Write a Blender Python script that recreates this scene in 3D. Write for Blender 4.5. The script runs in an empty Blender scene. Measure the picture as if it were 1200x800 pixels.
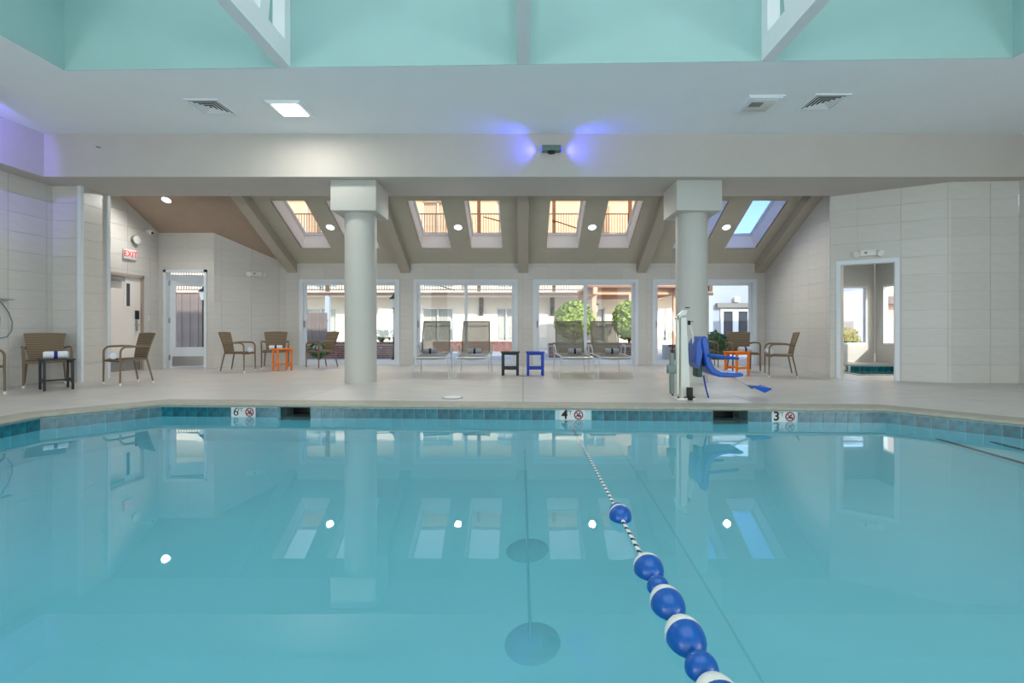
import bpy, bmesh, math, random
from mathutils import Vector, Matrix

random.seed(7)
PI = math.pi
SC = bpy.context.scene
COL = SC.collection

# ------------------------------------------------------------------ camera
cam_d = bpy.data.cameras.new('camera')
cam = bpy.data.objects.new('camera', cam_d)
COL.objects.link(cam)
cam.location = (0, 0, 0.95)
cam.rotation_euler = (PI / 2, 0, 0)
cam_d.sensor_width = 36.0
cam_d.lens = 17.1                     # 570 px on 1200
cam_d.shift_x = -13 / 1200
cam_d.shift_y = -15 / 1200
cam_d.clip_start = 0.05
cam_d.clip_end = 300
SC.camera = cam

# ------------------------------------------------------------------ world, sun, area lights, exposure
SC.view_settings.view_transform = 'Standard'
SC.view_settings.look = 'None'
SC.view_settings.gamma = 1.0
SC.view_settings.exposure = 0.0
SC.view_settings.use_curve_mapping = False
SC.cycles.max_bounces = 10
SC.cycles.diffuse_bounces = 5
SC.cycles.glossy_bounces = 5
SC.cycles.transmission_bounces = 8
SC.cycles.transparent_max_bounces = 16
SC.cycles.volume_bounces = 0
SC.cycles.sample_clamp_indirect = 6.0
SC.cycles.caustics_reflective = False

world = bpy.data.worlds.new('world')
SC.world = world
world.use_nodes = True
wn = world.node_tree.nodes
wl = world.node_tree.links
sky = wn.new('ShaderNodeTexSky')
sky.sky_type = 'NISHITA'
sky.sun_disc = False
sky.sun_elevation = math.radians(27)
sky.sun_rotation = math.radians(150)
sky.air_density = 1.0
sky.dust_density = 0.6
wn['Background'].inputs['Strength'].default_value = 0.50
wl.new(sky.outputs['Color'], wn['Background'].inputs['Color'])


def light(name, kind, loc, energy, color=(1, 1, 1), size=(1, 1), aim=None, spot=None, blend=0.5, parent=None):
    d = bpy.data.lights.new(name, kind)
    d.energy = energy
    d.color = color
    if kind == 'AREA':
        d.shape = 'RECTANGLE'
        d.size, d.size_y = size
    elif kind == 'SPOT':
        d.spot_size = math.radians(spot)
        d.spot_blend = blend
        d.shadow_soft_size = size[0]
    elif kind == 'POINT':
        d.shadow_soft_size = size[0]
    elif kind == 'SUN':
        d.angle = math.radians(0.6)
    o = bpy.data.objects.new(name, d)
    COL.objects.link(o)
    o.location = loc
    if aim is not None:
        o.rotation_euler = (Vector(aim) - Vector(loc)).to_track_quat('-Z', 'Y').to_euler()
    if parent:
        o.parent = parent
    return o


light('sun', 'SUN', (8, -20, 25), 5.2, (1.0, 0.94, 0.86), aim=(8 - 9, -20 + 14, 25 - 8.4))
# added fill lights, unseen: one above the pool recess, one behind the camera
light('recess_fill', 'AREA', (0, 1.5, 7.6), 310, (0.95, 0.98, 1.0), (9.5, 6.0), aim=(0, 1.5, 0))
light('back_fill', 'AREA', (0, -5.6, 2.0), 360, (0.95, 0.98, 1.0), (15, 3.2), aim=(0, 6, 2.6))
for _s in (-1, 1):      # added side fills aimed up to brighten the ceiling, out of view
    light('side_fill', 'AREA', (_s * 8.3, -2.2, 1.3), 360, (0.90, 0.96, 1.0), (6.0, 1.8), aim=(0, 1.5, 4.6))

# ------------------------------------------------------------------ helpers


def lin(c):
    def f(v):
        v /= 255.0
        return v / 12.92 if v <= 0.04045 else ((v + 0.055) / 1.055) ** 2.4
    return (f(c[0]), f(c[1]), f(c[2]), 1.0)


def mat(name, rgb, rough=0.6, metal=0.0, spec=0.4, var=0.0, scale=8.0, stretch=(1, 1, 1), bump=0.0, bscale=None,
        emit=None, estr=0.0, rnd=0.0, coat=0.0):
    m = bpy.data.materials.new(name)
    m.use_nodes = True
    nt = m.node_tree
    b = nt.nodes['Principled BSDF']
    c = lin(rgb)
    b.inputs['Base Color'].default_value = c
    b.inputs['Roughness'].default_value = rough
    b.inputs['Metallic'].default_value = metal
    b.inputs['Specular IOR Level'].default_value = spec
    b.inputs['Coat Weight'].default_value = coat
    if emit:
        b.inputs['Emission Color'].default_value = lin(emit)
        b.inputs['Emission Strength'].default_value = estr
    if var or bump or rnd:
        tc = nt.nodes.new('ShaderNodeTexCoord')
        mp = nt.nodes.new('ShaderNodeMapping')
        mp.inputs['Scale'].default_value = stretch
        nt.links.new(tc.outputs['Object'], mp.inputs['Vector'])
        n = nt.nodes.new('ShaderNodeTexNoise')
        n.inputs['Scale'].default_value = scale
        n.inputs['Detail'].default_value = 4
        nt.links.new(mp.outputs['Vector'], n.inputs['Vector'])
        if var or rnd:
            mr = nt.nodes.new('ShaderNodeMapRange')
            mr.inputs['From Min'].default_value = 0.3
            mr.inputs['From Max'].default_value = 0.7
            mr.inputs['To Min'].default_value = 1 - var
            mr.inputs['To Max'].default_value = 1 + var
            nt.links.new(n.outputs['Fac'], mr.inputs['Value'])
            val = mr.outputs['Result']
            if rnd:
                oi = nt.nodes.new('ShaderNodeObjectInfo')
                m2 = nt.nodes.new('ShaderNodeMapRange')
                m2.inputs['To Min'].default_value = 1 - rnd
                m2.inputs['To Max'].default_value = 1 + rnd
                nt.links.new(oi.outputs['Random'], m2.inputs['Value'])
                mu = nt.nodes.new('ShaderNodeMath')
                mu.operation = 'MULTIPLY'
                nt.links.new(val, mu.inputs[0])
                nt.links.new(m2.outputs['Result'], mu.inputs[1])
                val = mu.outputs['Value']
            vm = nt.nodes.new('ShaderNodeVectorMath')
            vm.operation = 'SCALE'
            vm.inputs[0].default_value = c[:3]
            nt.links.new(val, vm.inputs['Scale'])
            nt.links.new(vm.outputs['Vector'], b.inputs['Base Color'])
        if bump:
            bn = nt.nodes.new('ShaderNodeBump')
            bn.inputs['Strength'].default_value = bump
            bn.inputs['Distance'].default_value = 0.01
            if bscale:
                n2 = nt.nodes.new('ShaderNodeTexNoise')
                n2.inputs['Scale'].default_value = bscale
                nt.links.new(mp.outputs['Vector'], n2.inputs['Vector'])
                nt.links.new(n2.outputs['Fac'], bn.inputs['Height'])
            else:
                nt.links.new(n.outputs['Fac'], bn.inputs['Height'])
            nt.links.new(bn.outputs['Normal'], b.inputs['Normal'])
    return m


def glass_mat(name, tint=(1, 1, 1), ior=1.45):
    m = bpy.data.materials.new(name)
    m.use_nodes = True
    nt = m.node_tree
    nt.nodes.remove(nt.nodes['Principled BSDF'])
    out = nt.nodes['Material Output']
    t = nt.nodes.new('ShaderNodeBsdfTransparent')
    t.inputs['Color'].default_value = (*tint, 1)
    g = nt.nodes.new('ShaderNodeBsdfGlossy')
    g.inputs['Roughness'].default_value = 0.0
    lw = nt.nodes.new('ShaderNodeLayerWeight')
    lw.inputs['Blend'].default_value = 0.5
    pw = nt.nodes.new('ShaderNodeMath')
    pw.operation = 'POWER'
    pw.inputs[1].default_value = 5.0
    nt.links.new(lw.outputs['Facing'], pw.inputs[0])
    f0 = ((ior - 1) / (ior + 1)) ** 2
    f = nt.nodes.new('ShaderNodeMapRange')
    f.inputs['To Min'].default_value = f0
    f.inputs['To Max'].default_value = 1.0
    nt.links.new(pw.outputs['Value'], f.inputs['Value'])
    mx = nt.nodes.new('ShaderNodeMixShader')
    nt.links.new(f.outputs['Result'], mx.inputs['Fac'])
    nt.links.new(t.outputs['BSDF'], mx.inputs[1])
    nt.links.new(g.outputs['BSDF'], mx.inputs[2])
    nt.links.new(mx.outputs['Shader'], out.inputs['Surface'])
    return m


def mesh_fabric(name, rgb, alpha=0.65):
    m = bpy.data.materials.new(name)
    m.use_nodes = True
    nt = m.node_tree
    b = nt.nodes['Principled BSDF']
    b.inputs['Base Color'].default_value = lin(rgb)
    b.inputs['Roughness'].default_value = 0.7
    t = nt.nodes.new('ShaderNodeBsdfTransparent')
    mx = nt.nodes.new('ShaderNodeMixShader')
    tc = nt.nodes.new('ShaderNodeTexCoord')
    w = nt.nodes.new('ShaderNodeTexNoise')
    w.inputs['Scale'].default_value = 350
    nt.links.new(tc.outputs['Object'], w.inputs['Vector'])
    mr = nt.nodes.new('ShaderNodeMapRange')
    mr.inputs['From Min'].default_value = 0.35
    mr.inputs['From Max'].default_value = 0.65
    mr.inputs['To Min'].default_value = alpha - 0.03
    mr.inputs['To Max'].default_value = alpha + 0.03
    nt.links.new(w.outputs['Fac'], mr.inputs['Value'])
    nt.links.new(mr.outputs['Result'], mx.inputs['Fac'])
    nt.links.new(t.outputs['BSDF'], mx.inputs[1])
    nt.links.new(b.outputs['BSDF'], mx.inputs[2])
    nt.links.new(mx.outputs['Shader'], nt.nodes['Material Output'].inputs['Surface'])
    return m


def water_mat(name, absorb, density, bumpy=0.02):
    m = bpy.data.materials.new(name)
    m.use_nodes = True
    nt = m.node_tree
    nt.nodes.remove(nt.nodes['Principled BSDF'])
    out = nt.nodes['Material Output']
    g = nt.nodes.new('ShaderNodeBsdfGlass')
    g.inputs['IOR'].default_value = 1.40
    g.inputs['Roughness'].default_value = 0.0
    nt.links.new(g.outputs['BSDF'], out.inputs['Surface'])
    v = nt.nodes.new('ShaderNodeVolumeAbsorption')
    v.inputs['Color'].default_value = (*absorb, 1)
    v.inputs['Density'].default_value = density
    nt.links.new(v.outputs['Volume'], out.inputs['Volume'])
    tc = nt.nodes.new('ShaderNodeTexCoord')
    n1 = nt.nodes.new('ShaderNodeTexNoise')
    n1.inputs['Scale'].default_value = 3.0
    n1.inputs['Detail'].default_value = 3
    n2 = nt.nodes.new('ShaderNodeTexNoise')       # where the breeze touches the water
    n2.inputs['Scale'].default_value = 0.7
    nt.links.new(tc.outputs['Object'], n1.inputs['Vector'])
    nt.links.new(tc.outputs['Object'], n2.inputs['Vector'])
    mr = nt.nodes.new('ShaderNodeMapRange')
    mr.inputs['From Min'].default_value = 0.45
    mr.inputs['From Max'].default_value = 0.72
    mr.inputs['To Min'].default_value = 0.12
    mr.inputs['To Max'].default_value = 1.0
    nt.links.new(n2.outputs['Fac'], mr.inputs['Value'])
    mu = nt.nodes.new('ShaderNodeMath')
    mu.operation = 'MULTIPLY'
    nt.links.new(n1.outputs['Fac'], mu.inputs[0])
    nt.links.new(mr.outputs['Result'], mu.inputs[1])
    bn = nt.nodes.new('ShaderNodeBump')
    bn.inputs['Strength'].default_value = 0.5
    bn.inputs['Distance'].default_value = bumpy
    nt.links.new(mu.outputs['Value'], bn.inputs['Height'])
    nt.links.new(bn.outputs['Normal'], g.inputs['Normal'])
    return m


def striped(name, c1, c2, scale, axis='Z', rough=0.7, bump=0.3, second=None, dist=0.0):
    """bands of two colours along one object axis, with a relief"""
    m = bpy.data.materials.new(name)
    m.use_nodes = True
    nt = m.node_tree
    b = nt.nodes['Principled BSDF']
    b.inputs['Roughness'].default_value = rough
    tc = nt.nodes.new('ShaderNodeTexCoord')
    w = nt.nodes.new('ShaderNodeTexWave')
    w.bands_direction = axis
    w.inputs['Scale'].default_value = scale
    w.inputs['Distortion'].default_value = dist
    nt.links.new(tc.outputs['Object'], w.inputs['Vector'])
    cr = nt.nodes.new('ShaderNodeMix')
    cr.data_type = 'RGBA'
    cr.inputs['A'].default_value = lin(c1)
    cr.inputs['B'].default_value = lin(c2)
    fac = w.outputs['Fac']
    if second:
        w2 = nt.nodes.new('ShaderNodeTexWave')
        w2.bands_direction = second
        w2.inputs['Scale'].default_value = scale * 0.5
        nt.links.new(tc.outputs['Object'], w2.inputs['Vector'])
        mu = nt.nodes.new('ShaderNodeMath')
        mu.operation = 'MULTIPLY'
        nt.links.new(w.outputs['Fac'], mu.inputs[0])
        nt.links.new(w2.outputs['Fac'], mu.inputs[1])
        fac = mu.outputs['Value']
    nt.links.new(fac, cr.inputs['Factor'])
    nt.links.new(cr.outputs['Result'], b.inputs['Base Color'])
    bn = nt.nodes.new('ShaderNodeBump')
    bn.inputs['Strength'].default_value = bump
    bn.inputs['Distance'].default_value = 0.004
    nt.links.new(fac, bn.inputs['Height'])
    nt.links.new(bn.outputs['Normal'], b.inputs['Normal'])
    return m


class MB:
    """collects shapes and links them as ONE mesh object"""

    def __init__(self):
        self.v = []
        self.f = []
        self.mi = []
        self.sm = []

    def add(self, vs, fs, mi=0, smooth=False, M=None):
        o = len(self.v)
        for p in vs:
            p = Vector(p)
            if M is not None:
                p = M @ p
            self.v.append(tuple(p))
        for f in fs:
            self.f.append(tuple(i + o for i in f))
            self.mi.append(mi)
            self.sm.append(smooth)
        return self

    def box(self, a, b, mi=0, M=None):
        x0, y0, z0 = [min(a[i], b[i]) for i in range(3)]
        x1, y1, z1 = [max(a[i], b[i]) for i in range(3)]
        vs = [(x0, y0, z0), (x1, y0, z0), (x1, y1, z0), (x0, y1, z0), (x0, y0, z1), (x1, y0, z1), (x1, y1, z1), (x0, y1, z1)]
        fs = [(0, 3, 2, 1), (4, 5, 6, 7), (0, 1, 5, 4), (1, 2, 6, 5), (2, 3, 7, 6), (3, 0, 4, 7)]
        return self.add(vs, fs, mi, M=M)

    def rbox(self, a, b, r=0.01, seg=2, mi=0, M=None):
        bm = bmesh.new()
        bmesh.ops.create_cube(bm, size=1)
        sx, sy, sz = [abs(b[i] - a[i]) for i in range(3)]
        cx, cy, cz = [(b[i] + a[i]) / 2 for i in range(3)]
        for v in bm.verts:
            v.co = Vector((v.co.x * sx + cx, v.co.y * sy + cy, v.co.z * sz + cz))
        bmesh.ops.bevel(bm, geom=bm.edges[:], offset=min(r, sx * .45, sy * .45, sz * .45), segments=seg, affect='EDGES', profile=0.5)
        bm.verts.index_update()
        self.add([v.co.copy() for v in bm.verts], [[v.index for v in f.verts] for f in bm.faces], mi, True, M)
        bm.free()
        return self

    def prism(self, poly, d, mi=0, M=None):
        """polygon (list of 3D points) extruded by vector d"""
        n = len(poly)
        d = Vector(d)
        vs = [Vector(p) for p in poly] + [Vector(p) + d for p in poly]
        fs = [tuple(range(n)), tuple(range(2 * n - 1, n - 1, -1))]
        for i in range(n):
            j = (i + 1) % n
            fs.append((i, i + n, j + n, j))
        return self.add(vs, fs, mi, M=M)

    def tube(self, pts, r, n=8, mi=0, M=None, cap=True):
        pts = [Vector(p) for p in pts]
        k = len(pts)
        rr = r if isinstance(r, (list, tuple)) else [r] * k
        vs = []
        up = None
        for i, p in enumerate(pts):
            t = (pts[min(i + 1, k - 1)] - pts[max(i - 1, 0)]).normalized()
            if up is None:
                up = Vector((0, 0, 1)) if abs(t.z) < 0.9 else Vector((1, 0, 0))
            s = t.cross(up)
            if s.length < 1e-5:
                s = t.orthogonal()
            s.normalize()
            up = s.cross(t).normalized()
            for j in range(n):
                a = 2 * PI * j / n
                vs.append(p + (s * math.cos(a) + up * math.sin(a)) * rr[i])
        fs = []
        for i in range(k - 1):
            for j in range(n):
                j2 = (j + 1) % n
                fs.append((i * n + j, i * n + j2, (i + 1) * n + j2, (i + 1) * n + j))
        if cap:
            fs.append(tuple(range(n - 1, -1, -1)))
            fs.append(tuple((k - 1) * n + j for j in range(n)))
        return self.add(vs, fs, mi, True, M)

    def lathe(self, prof, n=24, mi=0, M=None, mis=None, cap=True):
        """profile of (r, z) turned about z"""
        vs = []
        for r, z in prof:
            for j in range(n):
                a = 2 * PI * j / n
                vs.append((r * math.cos(a), r * math.sin(a), z))
        for i in range(len(prof) - 1):
            pass
        fs = []
        mil = []
        for i in range(len(prof) - 1):
            for j in range(n):
                j2 = (j + 1) % n
                fs.append((i * n + j, i * n + j2, (i + 1) * n + j2, (i + 1) * n + j))
                mil.append(mis[i] if mis else mi)
        o = len(self.v)
        for p in vs:
            p = Vector(p)
            self.v.append(tuple(M @ p if M is not None else p))
        for f, q in zip(fs, mil):
            self.f.append(tuple(i + o for i in f))
            self.mi.append(q)
            self.sm.append(True)
        if cap and prof[0][0] > 1e-4:
            self.f.append(tuple(o + j for j in range(n - 1, -1, -1)))
            self.mi.append(mil[0])
            self.sm.append(False)
        if cap and prof[-1][0] > 1e-4:
            self.f.append(tuple(o + (len(prof) - 1) * n + j for j in range(n)))
            self.mi.append(mil[-1])
            self.sm.append(False)
        return self

    def mesh(self, name, mats):
        me = bpy.data.meshes.new(name)
        me.from_pydata(self.v, [], self.f)
        mats = mats if isinstance(mats, (list, tuple)) else [mats]
        for m in mats:
            me.materials.append(m)
        me.polygons.foreach_set('material_index', self.mi)
        me.polygons.foreach_set('use_smooth', self.sm)
        bm = bmesh.new()
        bm.from_mesh(me)
        bmesh.ops.recalc_face_normals(bm, faces=bm.faces)
        bm.to_mesh(me)
        bm.free()
        if any(self.sm):
            me.set_sharp_from_angle(angle=math.radians(40))
        me.update()
        return me

    def build(self, name, mats, parent=None, loc=None, rz=0):
        return link(name, self.mesh(name, mats), parent, loc, rz)


def link(name, me, parent=None, loc=None, rz=0):
    o = bpy.data.objects.new(name, me)
    COL.objects.link(o)
    if loc is not None:
        o.location = loc
    if rz:
        o.rotation_euler = (0, 0, rz)
    if parent:
        o.parent = parent
    return o


def thing(name, label, cat, loc=(0, 0, 0), rz=0, group=None):
    o = bpy.data.objects.new(name, None)
    COL.objects.link(o)
    o.empty_display_size = 0.1
    o.location = loc
    o.rotation_euler = (0, 0, rz)
    return tag(o, label, cat, group)


def tag(o, label, cat, group=None):
    o['label'] = label
    o['category'] = cat
    if group:
        o['group'] = group
    return o


def struct(o):
    o['kind'] = 'structure'
    return o


def stuff(o):
    o['kind'] = 'stuff'
    return o


def dup(root, loc, rz, label, group=None):
    r = root.copy()
    COL.objects.link(r)
    r.location = loc
    r.rotation_euler = (0, 0, rz)
    r['label'] = label
    if group:
        r['group'] = group
    for ch in list(root.children):
        c = ch.copy()
        COL.objects.link(c)
        c.parent = r
        for g in ch.children:
            d = g.copy()
            COL.objects.link(d)
            d.parent = c
    return r


_kids = {}


def text_mesh(s, size, name, mats, extrude=0.002, bold=0.0):
    c = bpy.data.curves.new(name, 'FONT')
    c.body = s
    c.size = size
    c.extrude = extrude
    c.offset = bold
    c.align_x = 'CENTER'
    c.align_y = 'CENTER'
    t = bpy.data.objects.new(name, c)
    COL.objects.link(t)
    bpy.context.view_layer.update()
    dg = bpy.context.evaluated_depsgraph_get()
    me = bpy.data.meshes.new_from_object(t.evaluated_get(dg))
    bpy.data.objects.remove(t)
    bpy.data.curves.remove(c)
    me.materials.clear()
    me.materials.append(mats)
    me.name = name
    return me


def clip(poly, a, b, c):
    """keep the part of a 2D polygon where a*x + b*y <= c"""
    out = []
    n = len(poly)
    for i in range(n):
        p, q = poly[i], poly[(i + 1) % n]
        dp, dq = a * p[0] + b * p[1] - c, a * q[0] + b * q[1] - c
        if dp <= 1e-9:
            out.append(p)
        if (dp < -1e-9 and dq > 1e-9) or (dp > 1e-9 and dq < -1e-9):
            t = dp / (dp - dq)
            out.append((p[0] + (q[0] - p[0]) * t, p[1] + (q[1] - p[1]) * t))
    return out


def area(poly):
    return 0.5 * sum(poly[i][0] * poly[(i + 1) % len(poly)][1] - poly[(i + 1) % len(poly)][0] * poly[i][1] for i in range(len(poly)))


def clip_convex(poly, conv, inset=0.0):
    """poly within convex polygon conv (counter-clockwise), the edges drawn in by inset"""
    n = len(conv)
    for i in range(n):
        p, q = conv[i], conv[(i + 1) % n]
        ex, ey = q[0] - p[0], q[1] - p[1]
        L = math.hypot(ex, ey)
        a, b = ey / L, -ex / L           # outward normal of a ccw polygon
        poly = clip(poly, a, b, a * p[0] + b * p[1] - inset)
        if len(poly) < 3:
            return []
    return poly


def ccw(p):
    return p if area(p) > 0 else p[::-1]


# ------------------------------------------------------------------ materials
M_TILE = mat('wall_tile', (206, 204, 198), 0.35, spec=0.35, var=0.035, scale=3.0, stretch=(1.0, 1, 14), rnd=0.022)
M_GROUT = mat('grout', (182, 178, 169), 0.9)
M_WHITE = mat('white_paint', (236, 242, 246), 0.7, var=0.01, scale=2)
M_BEAM = mat('beam_plaster', (192, 187, 180), 0.75, var=0.02, scale=3, bump=0.06, bscale=60)
M_TEAL = mat('aqua_paint', (150, 187, 184), 0.75, var=0.02, scale=1.5, bump=0.05, bscale=50)
M_TRUSS = mat('truss_paint', (226, 232, 234), 0.6)
M_COLUMN = mat('column_paint', (192, 192, 185), 0.6, var=0.015, scale=3)
M_TAUPE = mat('taupe_ceiling', (186, 180, 164), 0.85, var=0.03, scale=4, bump=0.12, bscale=90)
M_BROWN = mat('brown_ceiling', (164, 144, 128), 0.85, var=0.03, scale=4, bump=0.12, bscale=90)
M_RAFTER = mat('rafter_paint', (176, 168, 154), 0.75, var=0.02, scale=4)
M_SHAFT = mat('skylight_shaft', (244, 236, 228), 0.7)
M_FRAME = mat('window_frame', (222, 228, 234), 0.45)
M_ALU = mat('grey_aluminium', (150, 156, 160), 0.35, metal=0.6)
M_DECK = mat('pool_deck', (192, 188, 182), 0.36, spec=0.5, var=0.07, scale=1.6, stretch=(1, 2.4, 1), bump=0.25, bscale=9)
M_COPING = mat('coping', (160, 156, 142), 0.6, var=0.09, scale=14, bump=0.25, bscale=40)
M_PLASTER = mat('pool_plaster', (160, 234, 244), 0.7, var=0.02, scale=1.0)
M_POOLTILE = mat('pool_tile', (18, 100, 114), 0.22, spec=0.6, var=0.5, scale=14, rnd=0.2)
M_POOLGROUT = mat('pool_grout', (178, 205, 206), 0.7)
M_MARK = mat('marker_tile', (212, 214, 212), 0.3)
M_BLACK = mat('black', (14, 14, 16), 0.5)
M_DARKLINE = mat('dark_line', (38, 62, 68), 0.6)
M_RED = mat('red_print', (150, 40, 60), 0.5)
M_GLASS = glass_mat('clear_glass', (0.97, 0.985, 0.98), 1.4)
M_AMBER = glass_mat('warm_flare_glass', (1.0, 0.84, 0.73), 1.4)  # clear pane, its tint carrying the warm flare of the view
M_CLEARSKY = glass_mat('sky_blue_glass', (0.66, 0.74, 0.95), 1.4)  # sky's blue put into the pane colour
M_LAMP = mat('lamp_lens', (255, 250, 240), 0.5, emit=(255, 248, 235), estr=14)
M_WICKER = striped('wicker', (80, 67, 51), (146, 127, 100), 11, 'Z', 0.65, 0.5, dist=0.6)
M_WICKERT = striped('wicker_wrap', (94, 80, 62), (146, 126, 100), 40, 'Z', 0.65, 0.3)
M_CAP = mat('foot_cap', (226, 226, 222), 0.4)
M_TOWEL = mat('towel', (226, 230, 236), 0.95, var=0.05, scale=60, bump=0.5, bscale=180)
M_BAND = mat('towel_band', (34, 46, 120), 0.9)
M_GTOWEL = mat('grey_towel', (150, 154, 160), 0.95, var=0.05, scale=60, bump=0.5, bscale=180)
M_DBAND = mat('dark_band', (28, 32, 52), 0.9)
M_ORANGE = mat('orange_plastic', (246, 128, 34), 0.5, var=0.03, scale=20)
M_BLUET = mat('blue_plastic', (28, 66, 176), 0.5, var=0.03, scale=20)
M_BLACKT = mat('black_plastic', (46, 50, 54), 0.55, var=0.04, scale=20)
M_SLING = mesh_fabric('sling_mesh', (134, 130, 114), 0.56)
M_CHROME = mat('light_grey_metal', (196, 200, 202), 0.35, metal=0.35)
M_SEAM = mat('sling_seam', (120, 116, 104), 0.8)
M_LIFTW = mat('lift_white', (216, 216, 206), 0.4)
M_LIFTG = mat('lift_grey', (120, 134, 128), 0.45)
M_SEAT = mat('blue_seat', (12, 78, 172), 0.35, spec=0.5)
M_STRAP = mat('blue_strap', (30, 66, 150), 0.8)
M_FLOATB = mat('float_blue', (6, 82, 162), 0.28, spec=0.5)
M_FLOATW = mat('float_white', (222, 224, 216), 0.35)
M_DOOR = mat('door_paint', (240, 233, 226), 0.45)
M_DOORF = mat('door_frame_paint', (172, 158, 146), 0.5)
M_STEEL = mat('steel', (170, 170, 168), 0.3, metal=0.9)
M_STUCCO = mat('stucco', (224, 214, 198), 0.9, var=0.02, scale=2, bump=0.1, bscale=60)
M_SHADEW = mat('shaded_stucco', (156, 166, 178), 0.9, var=0.02, scale=2)  # white wall stucco, darkened to the blue-grey of shade
M_FASCIA = mat('brown_fascia', (92, 72, 58), 0.7)
M_RAIL = mat('dark_rail', (72, 58, 50), 0.6)
M_CURTAIN = striped('curtain', (150, 146, 140), (222, 216, 206), 5, 'X', 0.9, 0.4, dist=0.5)
M_DGLASS = mat('dark_glass', (66, 72, 80), 0.1, spec=0.6)
M_BRICK = mat('brick', (142, 100, 90), 0.85, var=0.35, scale=5, bump=0.2)
M_MORTAR = mat('mortar', (188, 180, 172), 0.9)
M_WOODG = mat('grey_fence_wood', (122, 110, 106), 0.85, var=0.18, scale=4, stretch=(6, 6, 0.6))
M_CEDAR = mat('cedar', (214, 168, 138), 0.7, var=0.1, scale=4, stretch=(4, 4, 0.7))
M_SHINGLE = mat('gazebo_shingle', (194, 160, 130), 0.85, var=0.15, scale=8)
M_PAVE = mat('courtyard_paving', (186, 186, 188), 0.8, var=0.06, scale=2)
M_LEAF = mat('leaf', (142, 164, 62), 0.6, var=0.35, scale=9)
M_LEAFD = mat('dark_leaf', (72, 112, 52), 0.6, var=0.35, scale=9)
M_SOIL = mat('soil', (84, 66, 52), 0.95)
M_PINK = mat('pink_stucco', (196, 172, 160), 0.9, var=0.02, scale=2)
M_VENTDARK = mat('vent_dark', (44, 46, 48), 0.7)
M_HOSE = mat('grey_hose', (120, 134, 148), 0.5)
M_REDLIT = mat('exit_red', (220, 40, 50), 0.5, emit=(235, 60, 70), estr=0.45)
M_LANTERN = mat('frosted_lantern', (236, 232, 220), 0.4)
M_WATER = water_mat('pool_water', (0.45, 0.90, 0.97), 0.26, 0.0018)
M_SPAWATER = water_mat('spa_water', (0.45, 0.92, 0.90), 0.4, 0.002)

# rope: white with blue flecks in a spiral
M_ROPE = bpy.data.materials.new('rope')
M_ROPE.use_nodes = True
_nt = M_ROPE.node_tree
_b = _nt.nodes['Principled BSDF']
_b.inputs['Roughness'].default_value = 0.8
_tc = _nt.nodes.new('ShaderNodeTexCoord')
_w = _nt.nodes.new('ShaderNodeTexWave')
_w.bands_direction = 'DIAGONAL'
_w.inputs['Scale'].default_value = 9
_nt.links.new(_tc.outputs['Object'], _w.inputs['Vector'])
_r = _nt.nodes.new('ShaderNodeValToRGB')
_r.color_ramp.interpolation = 'CONSTANT'
_r.color_ramp.elements[0].color = lin((222, 224, 222))
_r.color_ramp.elements[1].position = 0.68
_r.color_ramp.elements[1].color = lin((30, 34, 74))
_nt.links.new(_w.outputs['Fac'], _r.inputs['Fac'])
_nt.links.new(_r.outputs['Color'], _b.inputs['Base Color'])

# ------------------------------------------------------------------ levels and lines of the hall
ZB, ZC, ZW = 3.50, 4.22, -0.17      # beam underside, white ceiling, water
D = 12.75                           # far wall
SL = 0.53                           # slope of the low roof


def zroof(y):
    return 2.66 + SL * (D - y)


# ------------------------------------------------------------------ floor with pool opening
POOL = [(-5.37, -4.0), (5.40, -4.0), (5.40, 4.67), (4.33, 5.82), (-4.64, 6.25), (-5.37, 5.40)]   # ccw
SPA = [(7.0, 10.05), (9.75, 10.05), (9.75, 12.55), (7.0, 12.75)]


def offset_poly(poly, d):
    n = len(poly)
    out = []
    for i in range(n):
        p0, p1, p2 = Vector(poly[i - 1]), Vector(poly[i]), Vector(poly[(i + 1) % n])
        e1, e2 = (p1 - p0).normalized(), (p2 - p1).normalized()
        n1, n2 = Vector((e1.y, -e1.x)), Vector((e2.y, -e2.x))
        b = (n1 + n2)
        b = b / b.dot(n1)
        out.append(tuple(p1 + b * d))
    return out


def minus_convex(polys, hole):
    res = []
    for poly in polys:
        rem = poly
        n = len(hole)
        for i in range(n):
            p, q = hole[i], hole[(i + 1) % n]
            ex, ey = q[0] - p[0], q[1] - p[1]
            L = math.hypot(ex, ey)
            a, b = ey / L, -ex / L
            c = a * p[0] + b * p[1]
            outp = clip(rem, -a, -b, -c)
            if len(outp) >= 3 and abs(area(outp)) > 1e-5:
                res.append(outp)
            rem = clip(rem, a, b, c)
            if len(rem) < 3:
                break
    return res


COPE = 0.28
pool_out = offset_poly(POOL, COPE)
spa_out = offset_poly(SPA, 0.16)
floor = struct(MB().box((-9.6, -6.2, -0.12), (-5.75, 14.3, -0.10)).build('floor', M_GROUT))
sx = [-9.6, -6.0, -3.0, 0.0, 3.0, 6.0, 10.4]
sy = [-6.2, -2.0, 2.2, 9.0, 14.3]
for i in range(len(sx) - 1):
    for j in range(len(sy) - 1):
        g = 0.004
        cell = [(sx[i] + g, sy[j] + g), (sx[i + 1] - g, sy[j] + g), (sx[i + 1] - g, sy[j + 1] - g), (sx[i] + g, sy[j + 1] - g)]
        ps = minus_convex(minus_convex([cell], pool_out), spa_out)
        if not ps:
            continue
        mb = MB()
        for p in ps:
            p = ccw(p)
            mb.prism([(x, y, -0.10) for x, y in p], (0, 0, 0.10))
        mb.build('deck_slab', M_DECK, floor)
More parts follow.
